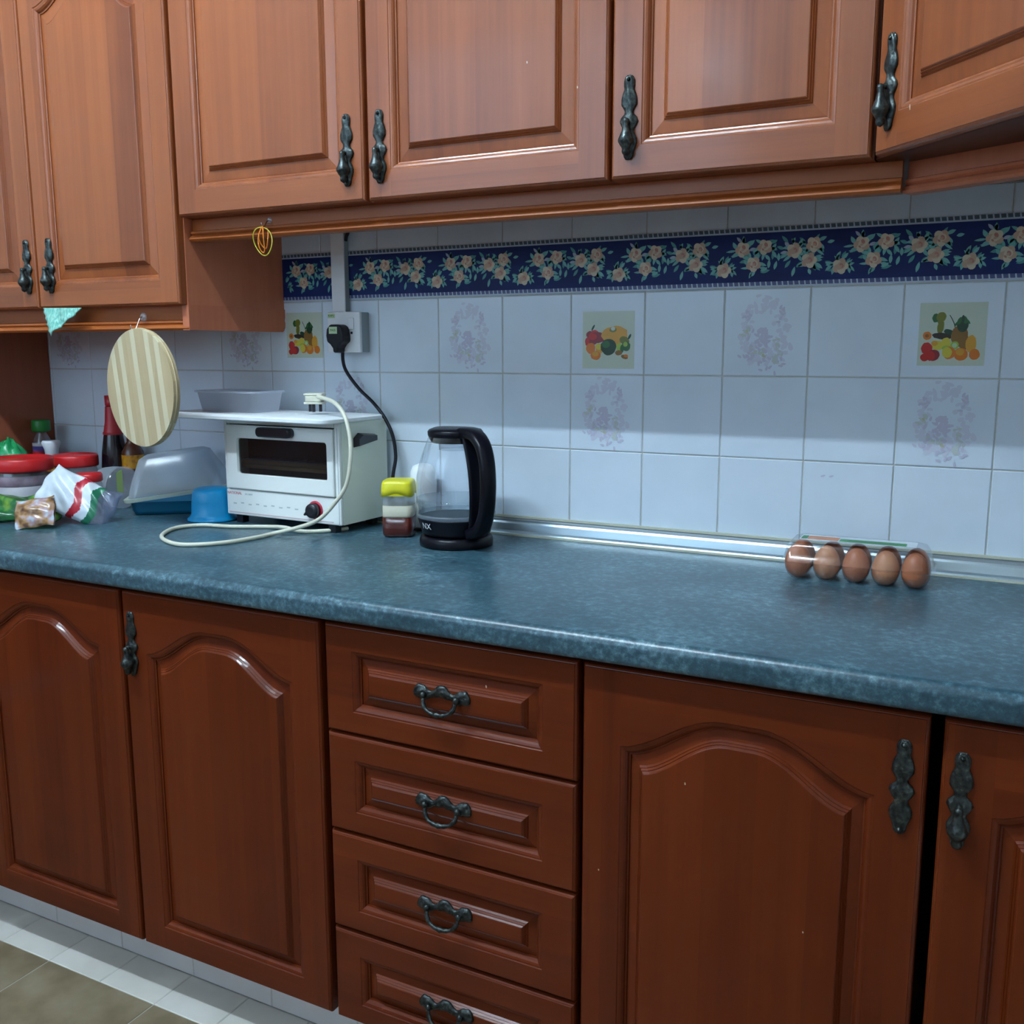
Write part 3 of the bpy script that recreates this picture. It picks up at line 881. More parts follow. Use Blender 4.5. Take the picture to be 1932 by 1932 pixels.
# tall cabinet's foot: rail in front, band round the exposed side
mb = MB()
rail(mb, 0.0, 0.8795, 0.030, -0.050, 0.0)
mb.build('rail', 'rail', tall)
mb = MB()
pf = [(0.0, 0.0), (0.0, -0.050), (-0.016, -0.050), (-0.016, 0.0)]
# side band with a rounded foot at the wall end
T = Matrix.Translation((0.8795, 0, 0))
pts = [(0.0195, -0.050), (0.300, -0.050), (0.3045, -0.047), (0.3085, -0.040), (0.3095, -0.031), (0.3075, -0.024), (0.3095, -0.018), (0.3095, 0.0), (0.0195, 0.0)]
mb.loft([[(-0.016, y, z) for y, z in pts], [(0.0015, y, z) for y, z in pts]], 0, False, True, True, True, T)
mb.build('side_band', 'side_veneer', tall)

# light rail under the row of cabinets
lr = MB()
rail(lr, -0.8532, 0.4655, -0.268, 1.430, ZD - 0.0005)
o = lr.build('light_rail', 'rail'); tag(o, 'long moulded wooden rail under the row of wall cabinets', 'rail')

# diagonal corner cabinet
cc = thing('corner_cabinet', (0.4300, -0.3135, ZD), -math.radians(47.4), 'corner wall cabinet at the upper right with a door set at an angle', 'cabinet')
Mi = (Matrix.Translation(cc.location) @ Matrix.Rotation(-math.radians(47.4), 4, 'Z')).inverted()
poly = [(0.4330, -0.0015), (0.4330, -0.290), (0.702, -0.583), (XR - 0.002, -0.583), (XR - 0.002, -0.0015)]
mb = MB(); mb.loft([[(x, y, ZD) for x, y in poly], [(x, y, ZT) for x, y in poly]], 0, False, True, True, True, Mi)
mb.build('body', 'shaded_veneer', cc)
d = raised_front(cc, 'door', 0.385, ZT - ZD, True, 0.048, 0.047, AR - ZD, 0.058, 0.041, UPP)
d.location = (0.004, 0, 0)
plate_pull(d, 0.030, 1.6190 - ZD, 0.119)
chip(d, 0.073, 0.046, .008)
# its foot rail, set back from the door
mb = MB()
a_ = Vector((0.4715, -0.2495, 0)); dirv = Vector((0.1495, -0.0847, 0)).normalized(); nrm = Vector((dirv.y, -dirv.x, 0))
Lr = 0.62
pr = [(0.0, 0.0), (0.0, -0.0225), (0.006, -0.0245), (0.007, -0.0285), (0.004, -0.0315), (0.0095, -0.0345), (0.012, -0.0395), (0.009, -0.0435), (-0.016, -0.0435), (-0.016, 0.0)]
loops = []
for s in (0, Lr):
    p = a_ + dirv * s
    loops.append([tuple(p + (-nrm * -1) * (q) + Vector((0, 0, ZD + z))) for q, z in pr])
mb.loft(loops, 0, False, True, True, True, Mi)
mb.build('foot_rail', 'side_veneer', cc)

# tall side panel standing on the worktop at the far left
sp = MB().box(-2.05, -1.6560, -0.56, -0.262, CT + 0.0003, 1.2560).box(-2.05, -1.6560, -0.262, -0.0015, CT + 0.0003, 1.3068)
o = sp.build('side_panel_unit', 'carcass'); tag(o, 'dark red-brown cabinet side standing on the far left end of the worktop', 'cabinet')

# ------------------------------------------------------------------ socket, trunking
tk = thing('cable_trunking', (-0.690, -0.0008, 1.2975), 0, 'pale vertical cable trunking running down the wall to the socket', 'trunking')
MB().box(-0.0165, 0.0165, -0.0150, -0.0006, 0.0005, 0.1745).build('base_channel', 'grey_plastic', tk)
MB().box(-0.0175, 0.0175, -0.0185, -0.0150, 0.0005, 0.1745).build('cover', 'white_plastic', tk, bevel=0.0015)
tp = MB().tube(catmull([(0.018, -0.010, 0.150), (0.0215, -0.012, 0.158), (0.027, -0.012, 0.168), (0.032, -0.012, 0.1745)], 5), 0.0035, 8)
tp.build('cable_end', 'black_rubber', tk)
so = thing('wall_socket', (-0.6663, -0.0008, 1.2550), 0, 'white wall socket with a switch under the trunking', 'socket')
MB().box(-0.042, 0.042, -0.026, -0.0004, -0.042, 0.042).build('back_box', 'grey_plastic', so, bevel=0.001)
MB().box(-0.043, 0.043, -0.0345, -0.026, -0.043, 0.043).build('face_plate', 'white_plastic', so, bevel=0.0025, seg=3)
MB().box(0.014, 0.028, -0.0375, -0.0345, 0.006, 0.030).build('rocker_switch', 'white_plastic', so, bevel=0.001)
MB().box(0.0185, 0.0235, -0.0352, -0.0345, -0.004, 0.001).build('neon_lamp', 'black_plastic', so)
st = MB().box(-0.041, -0.022, -0.0350, -0.0345, 0.030, 0.040).build('sticker', 'p_pale', so)
text_mesh('sticker_print', 'KAFU', 0.0062, 'p_dgreen', st, Matrix.Translation((-0.0315, -0.0352, 0.035)) @ UPRIGHT, 0.0001)

# ------------------------------------------------------------------ kettle on its base
KC = Vector((-0.3215, -0.1530, CT))
HD = math.atan2(-0.522, 0.853)   # handle direction
kb = thing('power_stand', KC, 0, 'round black power stand under the kettle, plugged into the wall socket by a black cable', 'stand')
MB().lathe([(0.0705, 0.0004), (0.0715, 0.006), (0.0712, 0.012), (0.0690, 0.0175), (0.0655, 0.0205), (0.058, 0.0215)], (0, 0, 0), 48).build('base', 'kettle_black', kb)
cpts = [(-0.6690, -0.036, 1.2230), (-0.6720, -0.033, 1.1950), (-0.6680, -0.026, 1.1700), (-0.6400, -0.022, 1.1350), (-0.6030, -0.022, 1.1050), (-0.5740, -0.024, 1.0750), (-0.5530, -0.026, 1.0390), (-0.5430, -0.030, 0.9940),
        (-0.5440, -0.040, 0.9530), (-0.5400, -0.0520, 0.9000), (-0.5250, -0.068, 0.8540), (-0.5000, -0.0725, 0.8492), (-0.4300, -0.0740, 0.8492), (-0.3850, -0.100, 0.8492), (-0.3650, -0.125, 0.8520)]
mb = MB(); mb.tube(catmull([tuple(Vector(p) - KC) for p in cpts], 8), 0.0038, 10); mb.build('cord', 'black_rubber', kb)
mb = MB()
pc = Vector((-0.6690, -0.0345, 1.2475)) - KC
sil = [(-0.0215, -0.013), (-0.0235, 0.0), (-0.0215, 0.014), (-0.013, 0.0235), (0.010, 0.0235), (0.0185, 0.017), (0.0215, 0.0), (0.0220, -0.012), (0.013, -0.0185), (0.0065, -0.0265), (0.0055, -0.036), (-0.0055, -0.036), (-0.0065, -0.0265), (-0.013, -0.0185)]
mb.prism([(pc.x + x, pc.z + z) for x, z in sil], pc.y - 0.030, pc.y - 0.0005)
pl = mb.build('plug', 'black_rubber', kb, bevel=0.004, seg=3)
MB().box(pc.x - 0.0135, pc.x + 0.0075, pc.y - 0.0306, pc.y - 0.0300, pc.z + 0.004, pc.z + 0.0185).build('plug_sticker', 'p_pale', pl)
text_mesh('sticker_print', 'PASS', 0.0068, 'p_green', pl, Matrix.Translation((pc.x - 0.003, pc.y - 0.0308, pc.z + 0.0112)) @ UPRIGHT, 0.0001)

kt = thing('kettle', KC + Vector((0, 0, 0.0217)), 0, 'glass electric kettle with black lid and handle, a little water inside', 'kettle')
kt.scale = (1, 1, 0.955)
Z = 0.0217
kp = [(0.0600, 0.0003), (0.0665, 0.004), (0.0680, 0.012), (0.0715, 0.024), (0.0740, 0.033), (0.0742, 0.036)]
MB().lathe(kp, (0, 0, 0), 56).build('heating_base', 'kettle_black', kt)
gp = [(0.0735, 0.0362), (0.0755, 0.046), (0.0770, 0.066), (0.0775, 0.085), (0.0768, 0.100), (0.0745, 0.120), (0.0710, 0.138), (0.0655, 0.158), (0.0595, 0.175), (0.0530, 0.192), (0.0500, 0.200)]
mb = MB(); mb.lathe(gp, (0, 0, 0), 64, 0, None, False, False)
gl_ = mb.build('glass_jug', 'glass', kt)
mb = MB(); mb.lathe([(0.0722, 0.0366), (0.0742, 0.046), (0.0757, 0.066), (0.0758, 0.0745)], (0, 0, 0), 56, 0, None, False, True)
mb.build('water', 'water', kt)
mb = MB(); mb.lathe([(0.0752, 0.0362), (0.0762, 0.0400), (0.0764, 0.0440), (0.0752, 0.0445)], (0, 0, 0), 56, 0, None, False, False)
mb.build('level_ring', 'clear_plastic', kt)
# lid with spout, pointing away from the handle
mb = MB()
n = 48
sa = HD + PI


def lidloop(r, z, s):
    lp = []
    for k in range(n):
        a = 2 * PI * k / n
        d = math.cos(a - sa)
        ext = s * max(0, d) ** 10
        lp.append(((r + ext) * math.cos(a), (r + ext) * math.sin(a), z + ext * 0.15))
    return lp


mb.loft([lidloop(0.045, 0.1850, 0.002), lidloop(0.0495, 0.1925, 0.006), lidloop(0.0525, 0.2000, 0.011), lidloop(0.0530, 0.2070, 0.014), lidloop(0.0500, 0.2110, 0.012), lidloop(0.040, 0.2135, 0.004), lidloop(0.018, 0.2145, 0)], 0)
mb.build('lid', 'kettle_black', kt)
mb = MB(); mb.lathe([(0.030, 0.1700), (0.0315, 0.1705), (0.0320, 0.184), (0.0300, 0.1845)], (0, 0, 0), 32, 0, None, False, False)
mb.build('lid_collar', 'clear_plastic', kt)
# handle: strap on the glass, outer grip, both in the vertical plane of HD
hv = Vector((math.cos(HD), math.sin(HD), 0)); hs = Vector((-math.sin(HD), math.cos(HD), 0))


def ribbon(path, wd, th):
    loops = []
    m_ = len(path)
    for i in range(m_):
        r_, z_ = path[i]
        r0, z0 = path[max(i - 1, 0)]; r1, z1 = path[min(i + 1, m_ - 1)]
        tx, tz = r1 - r0, z1 - z0; l_ = math.hypot(tx, tz) or 1
        nx_, nz_ = -tz / l_, tx / l_
        W_ = wd(i / (m_ - 1)) if callable(wd) else wd; TH = th(i / (m_ - 1)) if callable(th) else th
        lp = []
        for k in range(12):
            a = 2 * PI * k / 12; c_, s_ = math.cos(a), math.sin(a)
            c_ = math.copysign(abs(c_) ** 0.6, c_); s_ = math.copysign(abs(s_) ** 0.6, s_)
            p = hv * (r_ + nx_ * TH / 2 * s_) + hs * (W_ / 2 * c_) + Vector((0, 0, z_ + nz_ * TH / 2 * s_))
            lp.append(tuple(p))
        loops.append(lp)
    return loops


mb = MB()
strap = [(r + 0.004, z) for r, z in gp[::-1]]
strap = [(0.050, 0.206)] + strap + [(0.079, 0.030), (0.074, 0.016)]
mb.loft(ribbon(strap, 0.030, 0.008), 0)
grip = [p[:2] for p in catmull([(0.040, 0.206, 0), (0.066, 0.207, 0), (0.090, 0.200, 0), (0.110, 0.182, 0), (0.121, 0.155, 0), (0.125, 0.120, 0), (0.123, 0.085, 0), (0.117, 0.055, 0), (0.105, 0.032, 0), (0.090, 0.018, 0), (0.070, 0.010, 0)], 5)]
mb.loft(ribbon(grip, lambda t_: 0.030 + 0.010 * abs(2 * t_ - 1) ** 3, lambda t_: 0.018 + 0.006 * abs(2 * t_ - 1) ** 2), 0)
mb.build('handle', 'kettle_black', kt)
mb = MB()
zc_ = 0.019
la = math.radians(-72 - 60)
txt = text_mesh('brand_print', 'NX', 0.017, 'white_plastic', kt, Matrix.Identity(4), 0.0001)
me = txt.data
la = HD - math.radians(78)
for v in me.vertices:
    a = la + v.co.x / 0.0745
    rr_ = 0.0735 + 0.0012 * (v.co.y / 0.006) + v.co.z
    v.co = (rr_ * math.cos(a), rr_ * math.sin(a), zc_ + 0.004 + v.co.y)

# ------------------------------------------------------------------ square jar with yellow lid
JC = Vector((-0.4720, -0.1260, CT + 0.0003))
jr = thing('syrup_jar', JC, math.radians(24), 'square plastic jar with a yellow lid, cream layer over dark syrup', 'jar')
mb = MB(); mb.lathe([(0.026, 0.0), (0.0310, 0.003), (0.0320, 0.008), (0.0318, 0.055), (0.0312, 0.066), (0.0312, 0.083), (0.0305, 0.092)], (0, 0, 0), 40, 0, None, True, False, sq=5)
mb.build('jar_body', 'jar_plastic', jr)
mb = MB(); mb.lathe([(0.0255, 0.0006), (0.0302, 0.0035), (0.0312, 0.008), (0.0312, 0.0405)], (0, 0, 0), 40, sq=5); mb.build('syrup', 'honey', jr)
mb = MB(); mb.lathe([(0.0308, 0.0406), (0.0311, 0.0440), (0.0308, 0.0640)], (0, 0, 0), 40, sq=5); mb.build('cream_layer', 'cream_food', jr)
MB().lathe([(0.0300, 0.0645), (0.0300, 0.0860)], (0, 0, 0), 40, 0, None, False, False, sq=5).build('neck', 'hazy_plastic', jr)
mb = MB(); nn = 48; loops = []
for (r, z, dip) in [(0.0335, 0.086, 1), (0.0330, 0.097, .5), (0.0318, 0.108, 0), (0.0300, 0.1125, 0), (0.026, 0.1145, 0)]:
    lp = []
    for k in range(nn):
        a = 2 * PI * k / nn; ca, sa_ = math.cos(a), math.sin(a); dd = (abs(ca) ** 5 + abs(sa_) ** 5) ** (-1 / 5)
        zz = z + dip * 0.0035 * math.cos(4 * a)
        lp.append((r * ca * dd, r * sa_ * dd, zz))
    loops.append(lp)
mb.loft(loops, 0); mb.build('lid', 'yellow_lid', jr)

cu = thing('plastic_cup', (-0.4720, -0.0330, CT), 0, 'small white cup standing against the wall between the yellow-lidded jar and the kettle', 'cup')
MB().lathe([(0.022, 0.0004), (0.024, 0.004), (0.0280, 0.095), (0.027, 0.120), (0.022, 0.132), (0.010, 0.137)], (0, 0, 0), 36).build('cup_body', 'board_white', cu)

# ------------------------------------------------------------------ toaster oven
TA = math.radians(-2.3)
TW, TD, TH = 0.320, 0.158, 0.209
to = thing('toaster_oven', (-0.8990, -0.1640, CT), TA, 'cream toaster oven with a smoked glass door, its white cord looped in front', 'toaster oven')
z0 = 0.018
mb = MB()
# shell: four walls and back so that the oven is hollow behind its window
mb.box(0, 0.010, 0.008, TD, z0, z0 + TH); mb.box(TW - 0.010, TW, 0.008, TD, z0, z0 + TH)
mb.box(0.010, TW - 0.010, 0.008, TD, z0 + TH - 0.008, z0 + TH); mb.box(0.010, TW - 0.010, 0.008, TD, z0, z0 + 0.058)
mb.box(0.010, TW - 0.010, TD - 0.008, TD, z0 + 0.058, z0 + TH - 0.008)
mb.build('body', 'enamel', to)
MB().box(0.011, TW - 0.011, 0.060, TD - 0.0085, z0 + 0.0585, z0 + TH - 0.0085).build('cavity_back', 'oven_inside', to)
mb = MB()
mb.box(0.0, TW, 0.0, 0.008, z0, z0 + 0.056)
mb.box(0.0, 0.009, 0.0, 0.008, z0 + 0.056, z0 + TH); mb.box(TW - 0.013, TW, 0.0, 0.008, z0 + 0.056, z0 + TH); mb.box(0.009, TW - 0.013, 0.0, 0.008, z0 + TH - 0.010, z0 + TH)
mb.build('front_frame', 'enamel_face', to, bevel=0.0025)
# door with window
dz0, dz1 = z0 + 0.0585, z0 + TH - 0.0125
wx0, wx1, wz0, wz1 = 0.0400, 0.0400 + 0.250, dz0 + 0.0320, dz1 - 0.0270


def rrect(x0, x1, za, zb, r, y, n=6):
    out = []
    for cx, cz, a0 in ((x1 - r, za + r, -PI / 2), (x1 - r, zb - r, 0), (x0 + r, zb - r, PI / 2), (x0 + r, za + r, PI)):
        for k in range(n + 1):
            a = a0 + PI / 2 * k / n
            out.append((cx + r * math.cos(a), y, cz + r * math.sin(a)))
    return out


mb = MB()
A = rrect(0.0105, TW - 0.0145, dz0, dz1, 0.003, 0.007); B = rrect(0.0105, TW - 0.0145, dz0, dz1, 0.003, -0.0030); Cc = rrect(0.0125, TW - 0.0165, dz0 + 0.002, dz1 - 0.002, 0.003, -0.0042)
D = rrect(wx0, wx1, wz0, wz1, 0.007, -0.0042); E_ = rrect(wx0 + .0015, wx1 - .0015, wz0 + .0015, wz1 - .0015, 0.006, 0.0015); Fb = rrect(wx0 + .0015, wx1 - .0015, wz0 + .0015, wz1 - .0015, 0.006, 0.007)
mb.loft([A, B, Cc, D, E_, Fb, A], 0, False, False, False)
dr_ = mb.build('door', 'enamel_face', to)
MB().loft([rrect(wx0 + .001, wx1 - .001, wz0 + .001, wz1 - .001, 0.006, 0.0035), rrect(wx0 + .001, wx1 - .001, wz0 + .001, wz1 - .001, 0.006, 0.001)], 0, False).build('window', 'oven_glass', dr_)
mb = MB()
hx0, hx1 = 0.110, 0.205
mb.loft([rrect(hx0, hx1, dz1 - 0.0215, dz1 - 0.0015, 0.009, -0.0042), rrect(hx0, hx1, dz1 - 0.0215, dz1 - 0.0015, 0.009, -0.0180), rrect(hx0 + .004, hx1 - .004, dz1 - 0.0180, dz1 - 0.004, 0.006, -0.0210)], 0, True)
mb.box(hx0 - 0.007, hx0 + 0.004, -0.010, -0.0042, dz1 - 0.0125, dz1 - 0.0065)
mb.build('door_handle', 'black_plastic', dr_)
for zz in (z0 + 0.088, z0 + 0.1):
    pass
mb = MB()
for (yy, zz) in ((0.022, z0 + 0.1060), (0.044, z0 + 0.1120)):
    mb.tube([(0.012, yy, zz), (TW - 0.012, yy, zz)], 0.0045, 12)
mb.build('heating_element', 'element', to)
mb = MB()
for k in range(13):
    mb.tube([(0.03 + k * 0.0218, 0.012, z0 + 0.122), (0.03 + k * 0.0218, 0.058, z0 + 0.122)], 0.0011, 6)
mb.tube([(0.012, 0.014, z0 + 0.122), (TW - 0.012, 0.014, z0 + 0.122)], 0.0014, 6)
mb.build('rack', 'grey_plastic', to)
MB().box(TW - 0.0055, TW - 0.0040, -0.0006, 0.001, z0, z0 + TH - 0.01).build('seam', 'grey_ink', to)
# dial
dx, dz = 0.2525, z0 + 0.0275
Td = Matrix.Translation((dx, 0, dz)) @ Matrix.Rotation(PI / 2, 4, 'X')
mb = MB(); mb.lathe([(0.0195, 0.0), (0.0195, 0.0015), (0.0185, 0.0025), (0.016, 0.0025)], (0, 0, 0), 32, 0, Td); ring = mb.build('dial_ring', 'red_ring', to)
mb = MB(); mb.lathe([(0.0160, 0.0025), (0.0158, 0.012), (0.0140, 0.0165), (0.008, 0.0175)], (0, 0, 0), 28, 0, Td)
aa = math.radians(205)
mb.loft([[(dx + r * math.cos(aa) - s * math.sin(aa), y, dz + r * math.sin(aa) + s * math.cos(aa)) for r, s, y in q] for q in
         ([(0.008, 0.006, -0.004), (0.008, -0.006, -0.004), (0.008, -0.006, -0.016), (0.008, 0.006, -0.016)], [(0.0235, 0.0015, -0.006), (0.0235, -0.0015, -0.006), (0.0235, -0.0015, -0.013), (0.0235, 0.0015, -0.013)])], 0, False)
mb.build('dial_knob', 'black_plastic', to)
text_mesh('brand_print', 'NATIONAL', 0.0085, 'red_ink', to, Matrix.Translation((0.0245, -0.0003, z0 + 0.0478)) @ UPRIGHT)
text_mesh('model_print', 'NT-500W', 0.0052, 'grey_ink', to, Matrix.Translation((0.0660, -0.0003, z0 + 0.0470)) @ UPRIGHT)
MB().box(0.006, TW - 0.02, -0.0004, 0.0005, z0 + 0.0045, z0 + 0.0068).build('pink_line', 'pink_ink', to)
mb = MB()
for k in range(9):
    mb.box(0.020 + k * 0.022, 0.020 + k * 0.022 + 0.009, -0.0004, 0.0005, z0 + 0.024 + 0.002 * (k % 2), z0 + 0.0265 + 0.002 * (k % 2))
mb.build('scale_marks', 'grey_ink', to)
for fx, fy in ((0.030, 0.006), (TW - 0.030, 0.006), (0.030, TD - 0.03), (TW - 0.030, TD - 0.03)):
    MB().box(fx - 0.009, fx + 0.009, fy, fy + 0.018, 0.0002, z0).build('foot', 'black_rubber', to)
mb = MB()   # side handle
Ts = Matrix.Translation((TW, 0, 0)) @ Matrix.Rotation(PI / 2, 4, 'Z')
mb.loft([[(0.045, -0.0005, z0 + 0.157), (0.115, -0.0005, z0 + 0.166), (0.115, -0.0005, z0 + 0.180), (0.060, -0.0005, z0 + 0.186), (0.045, -0.0005, z0 + 0.176)],
         [(0.048, -0.014, z0 + 0.160), (0.108, -0.014, z0 + 0.168), (0.108, -0.014, z0 + 0.178), (0.062, -0.014, z0 + 0.182), (0.048, -0.014, z0 + 0.174)]], 0, False, True, True, True, Ts)
mb.build('side_handle', 'black_plastic', to)
# cord: from under the oven, loops in front, up over the front right to the plug on the board
Tinv = (Matrix.Translation(to.location) @ Matrix.Rotation(TA, 4, 'Z')).inverted()
zc = CT + 0.0044
cord = [(-0.600, -0.130, zc), (-0.6100, -0.1600, zc), (-0.6560, -0.2010, zc), (-0.7000, -0.2100, zc + 0.006), (-0.7554, -0.1900, zc), (-0.8300, -0.2250, zc), (-0.9000, -0.2400, zc), (-0.9250, -0.2900, zc), (-0.8900, -0.3600, zc),
        (-0.8350, -0.4020, zc), (-0.7719, -0.4150, zc), (-0.7200, -0.3650, zc), (-0.7000, -0.2950, zc), (-0.6950, -0.2500, zc + 0.001), (-0.6450, -0.2300, 0.8640), (-0.6000, -0.2250, 0.8820),
        (-0.5700, -0.2150, 0.9120), (-0.5450, -0.2050, 0.9500), (-0.5360, -0.1990, 1.0000), (-0.5420, -0.1900, 1.0450), (-0.5650, -0.1750, 1.0880), (-0.5980, -0.1600, 1.1110), (-0.6350, -0.1450, 1.1190), (-0.6660, -0.1310, 1.1220)]
mb = MB(); mb.tube(catmull([tuple(Tinv @ Vector(p)) for p in cord], 8), 0.0042, 10); mb.build('cord', 'cream_cord', to)
PC = Vector((-0.6860, -0.1150, 1.1055))
Tp = Tinv @ Matrix.Translation(PC) @ Matrix.Rotation(math.radians(22), 4, 'Z') @ Matrix.Scale(0.92, 4)
mb = MB()
for zs, zw in (((0.000, 0.005), 0.0225), ((0.005, 0.019), 0.0185), ((0.019, 0.0245), 0.0225)):
    mb.box(-zw, zw, -0.018, 0.018, zs[0], zs[1] + 0.0002, 0, Tp)
plg = mb.build('plug', 'cream_cord', to, bevel=0.0025)
mb = MB()
for px, py in ((-0.012, 0.002), (0.012, 0.002), (-0.001, -0.008)):
    mb.box(px - 0.0032, px + 0.0032, py - 0.002, py + 0.002, -0.0175, 0.0, 0, Tp)
mb.build('pins', 'black_plastic', plg)

# ------------------------------------------------------------------ white board, clear box on the oven
BZ = CT + z0 + TH + 0.0004
wb = thing('chopping_board', (-0.8120, -0.1200, BZ), math.radians(-3.0), 'white plastic chopping board lying on top of the toaster oven', 'chopping board')
mb = MB()
def rr3(hx, hy, r, z, n=8):
    out = []
    for cx, cy, a0 in ((hx - r, -hy + r, -PI / 2), (hx - r, hy - r, 0), (-hx + r, hy - r, PI / 2), (-hx + r, -hy + r, PI)):
        for k in range(n + 1):
            a = a0 + PI / 2 * k / n
            out.append((cx + r * math.cos(a), cy + r * math.sin(a), z))
    return out
mb.loft([rr3(.242, .098, .022, 0), rr3(.245, .101, .025, .0025), rr3(.245, .101, .025, .0085), rr3(.242, .098, .022, .0110)], 0, True)
o = mb.build('board', 'board_white', wb); o.data.set_sharp_from_angle(angle=math.radians(50))
PZ = BZ + 0.0112
cb = thing('food_container', (-0.9120, -0.0950, PZ), math.radians(-3), 'small clear plastic box standing on the white chopping board', 'container')
def tray(mb, w0, d0, w1, d1, h, t=0.0012, r=0.015):
    mb.loft([rr3(w0, d0, r, 0.0), rr3(w1, d1, r, h), rr3(w1 + 0.005, d1 + 0.005, r + .004, h), rr3(w1 + 0.005, d1 + 0.005, r + .004, h - 0.004)], 0, True, True, False)
mb = MB(); tray(mb, 0.083, 0.042, 0.090, 0.049, 0.046); mb.build('box_body', 'box_plastic', cb)

# ------------------------------------------------------------------ dish container with domed lid, blue bowl
ax = Vector((0.150, 0.118, 0)); ax.normalize()
dcr = math.atan2(0.118, 0.150)
dc = thing('dish_container', (-1.1120, -0.1030, CT + 0.0003), dcr, 'blue dish container with a tall cloudy domed lid resting askew', 'dish container')
mb = MB(); mb.loft([rr3(.088, .052, .015, 0), rr3(.094, .057, .018, .010), rr3(.097, .060, .018, .030), rr3(.0985, .0615, .018, .031), rr3(.094, .057, .016, .0305), rr3(.090, .053, .016, .010)], 0, True, True, True)
mb.build('tray', 'blue_tray', dc)
Tl = Matrix.Translation((-0.1, 0, 0.0318)) @ Matrix.Rotation(math.radians(-7.5), 4, 'Y') @ Matrix.Translation((0.112, 0, 0))
mb = MB()
mb.loft([rr3(.120, .075, .020, -.002), rr3(.121, .076, .020, .006), rr3(.112, .068, .020, .0065)], 0, False, False, False, True, Tl)
mb.build('lid_rim', 'rim_plastic', dc)
mb = MB()
mb.loft([rr3(.1115, .0675, .020, .0070), rr3(.100, .060, .022, .040), rr3(.078, .045, .025, .088), rr3(.066, .036, .022, .094), rr3(.045, .022, .012, .0955)], 0, True, False, True, True, Tl)
mb.build('domed_lid', 'hazy_plastic', dc)
bw = thing('blue_bowl', (-0.9490, -0.1580, CT + 0.0002), 0, 'bright blue plastic bowl turned upside down beside the toaster oven', 'bowl')
MB().lathe([(0.052, 0.0), (0.0545, 0.0015), (0.0540, 0.0045), (0.0495, 0.0080), (0.0455, 0.014), (0.0440, 0.040), (0.0415, 0.062), (0.038, 0.069), (0.030, 0.072), (0.018, 0.0725)], (0, 0, 0), 48).build('bowl_body', 'blue_bowl', bw)

# ------------------------------------------------------------------ jars, bottles and packets on the left
def lid_jar(x, y, r, h, lidh, label, contents):
    j = thing('storage_jar', (x, y, CT + 0.0003), 0, label, 'jar')
    MB().lathe([(r * .9, 0), (r * .97, .004), (r, .012), (r, h * .85), (r * .93, h)], (0, 0, 0), 40, 0, None, True, False).build('jar_body', 'clear_plastic', j)
    for z0_, z1_, m_ in contents:
        MB().lathe([(r * .93, z0_), (r * .955, z0_ + .004), (r * .955, z1_)], (0, 0, 0), 36).build('contents', m_, j)
    mb = MB()
    mb.lathe([(r * 1.05, h - .004), (r * 1.07, h), (r * 1.07, h + lidh * .8), (r * 1.03, h + lidh), (r * .96, h + lidh), (r * .93, h + lidh * .9), (0.001, h + lidh * .9)], (0, 0, 0), 48)
    mb.build('lid', 'red_lid', j)
    return j


lid_jar(-1.4400, -0.2650, 0.0660, 0.100, 0.0260, 'large clear jar with a red lid at the far left, white contents', [(0.002, 0.062, 'white_food'), (0.0622, 0.086, 'maroon_food')])
lid_jar(-1.4240, -0.1280, 0.0500, 0.096, 0.0240, 'red-lidded clear jar between the other red-lidded jar and the dark bottle', [(0.002, 0.052, 'maroon_food')])


def bag_mesh(mb, c, sx, sy, sz, seed, mi=0, rough=0.18, seg=24, rings=14, T=None, bottom=0.0):
    rr = random.Random(seed)
    ph = [(rr.uniform(2, 7), rr.uniform(2, 7), rr.uniform(0, 6), rr.uniform(0.3, 1)) for _ in range(7)]
    vs = []
    for i in range(rings + 1):
        v = PI * i / rings
        for j in range(seg):
            u = 2 * PI * j / seg
            s = 1.0
            for a, b_, p, q in ph:
                s += rough * q * 0.4 * math.sin(round(a) * u + b_ * v + p)
            x = sx * s * math.sin(v) * math.cos(u); y = sy * s * math.sin(v) * math.sin(u); z = sz * s * math.cos(v)
            vs.append((c[0] + x, c[1] + y, max(c[2] + z, bottom)))
    fs = []
    for i in range(rings):
        for j in range(seg):
            k = (j + 1) % seg
            fs.append((i * seg + j, (i + 1) * seg + j, (i + 1) * seg + k, i * seg + k))
    mb.add(vs, fs, mi, True, T)


gb = thing('green_plastic_bag', (-1.5850, -0.1800, CT), 0, 'crumpled green plastic bag behind the left red-lidded jar', 'bag')
mb = MB(); bag_mesh(mb, (0, -0.006, 0.072), 0.048, 0.042, 0.078, 5, bottom=0.0003, rough=.16)
mb.build('bag_body', 'green_bag', gb)


def bottle(name, x, y, prof, mat, cap, capmat, label, bands, cat='bottle', tilt=None):
    b_ = thing(name, (x, y, CT + 0.0003), 0, label, cat)
    if tilt: b_.rotation_euler = tilt
    MB().lathe(prof, (0, 0, 0), 28).build('bottle_body', mat, b_)
    MB().lathe(cap, (0, 0, 0), 24).build('cap', capmat, b_)
    for r, z0_, z1_, m_, nm in bands:
        MB().lathe([(r, z0_), (r, z1_)], (0, 0, 0), 28, 0, None, False, False).build(nm, m_, b_)
    return b_


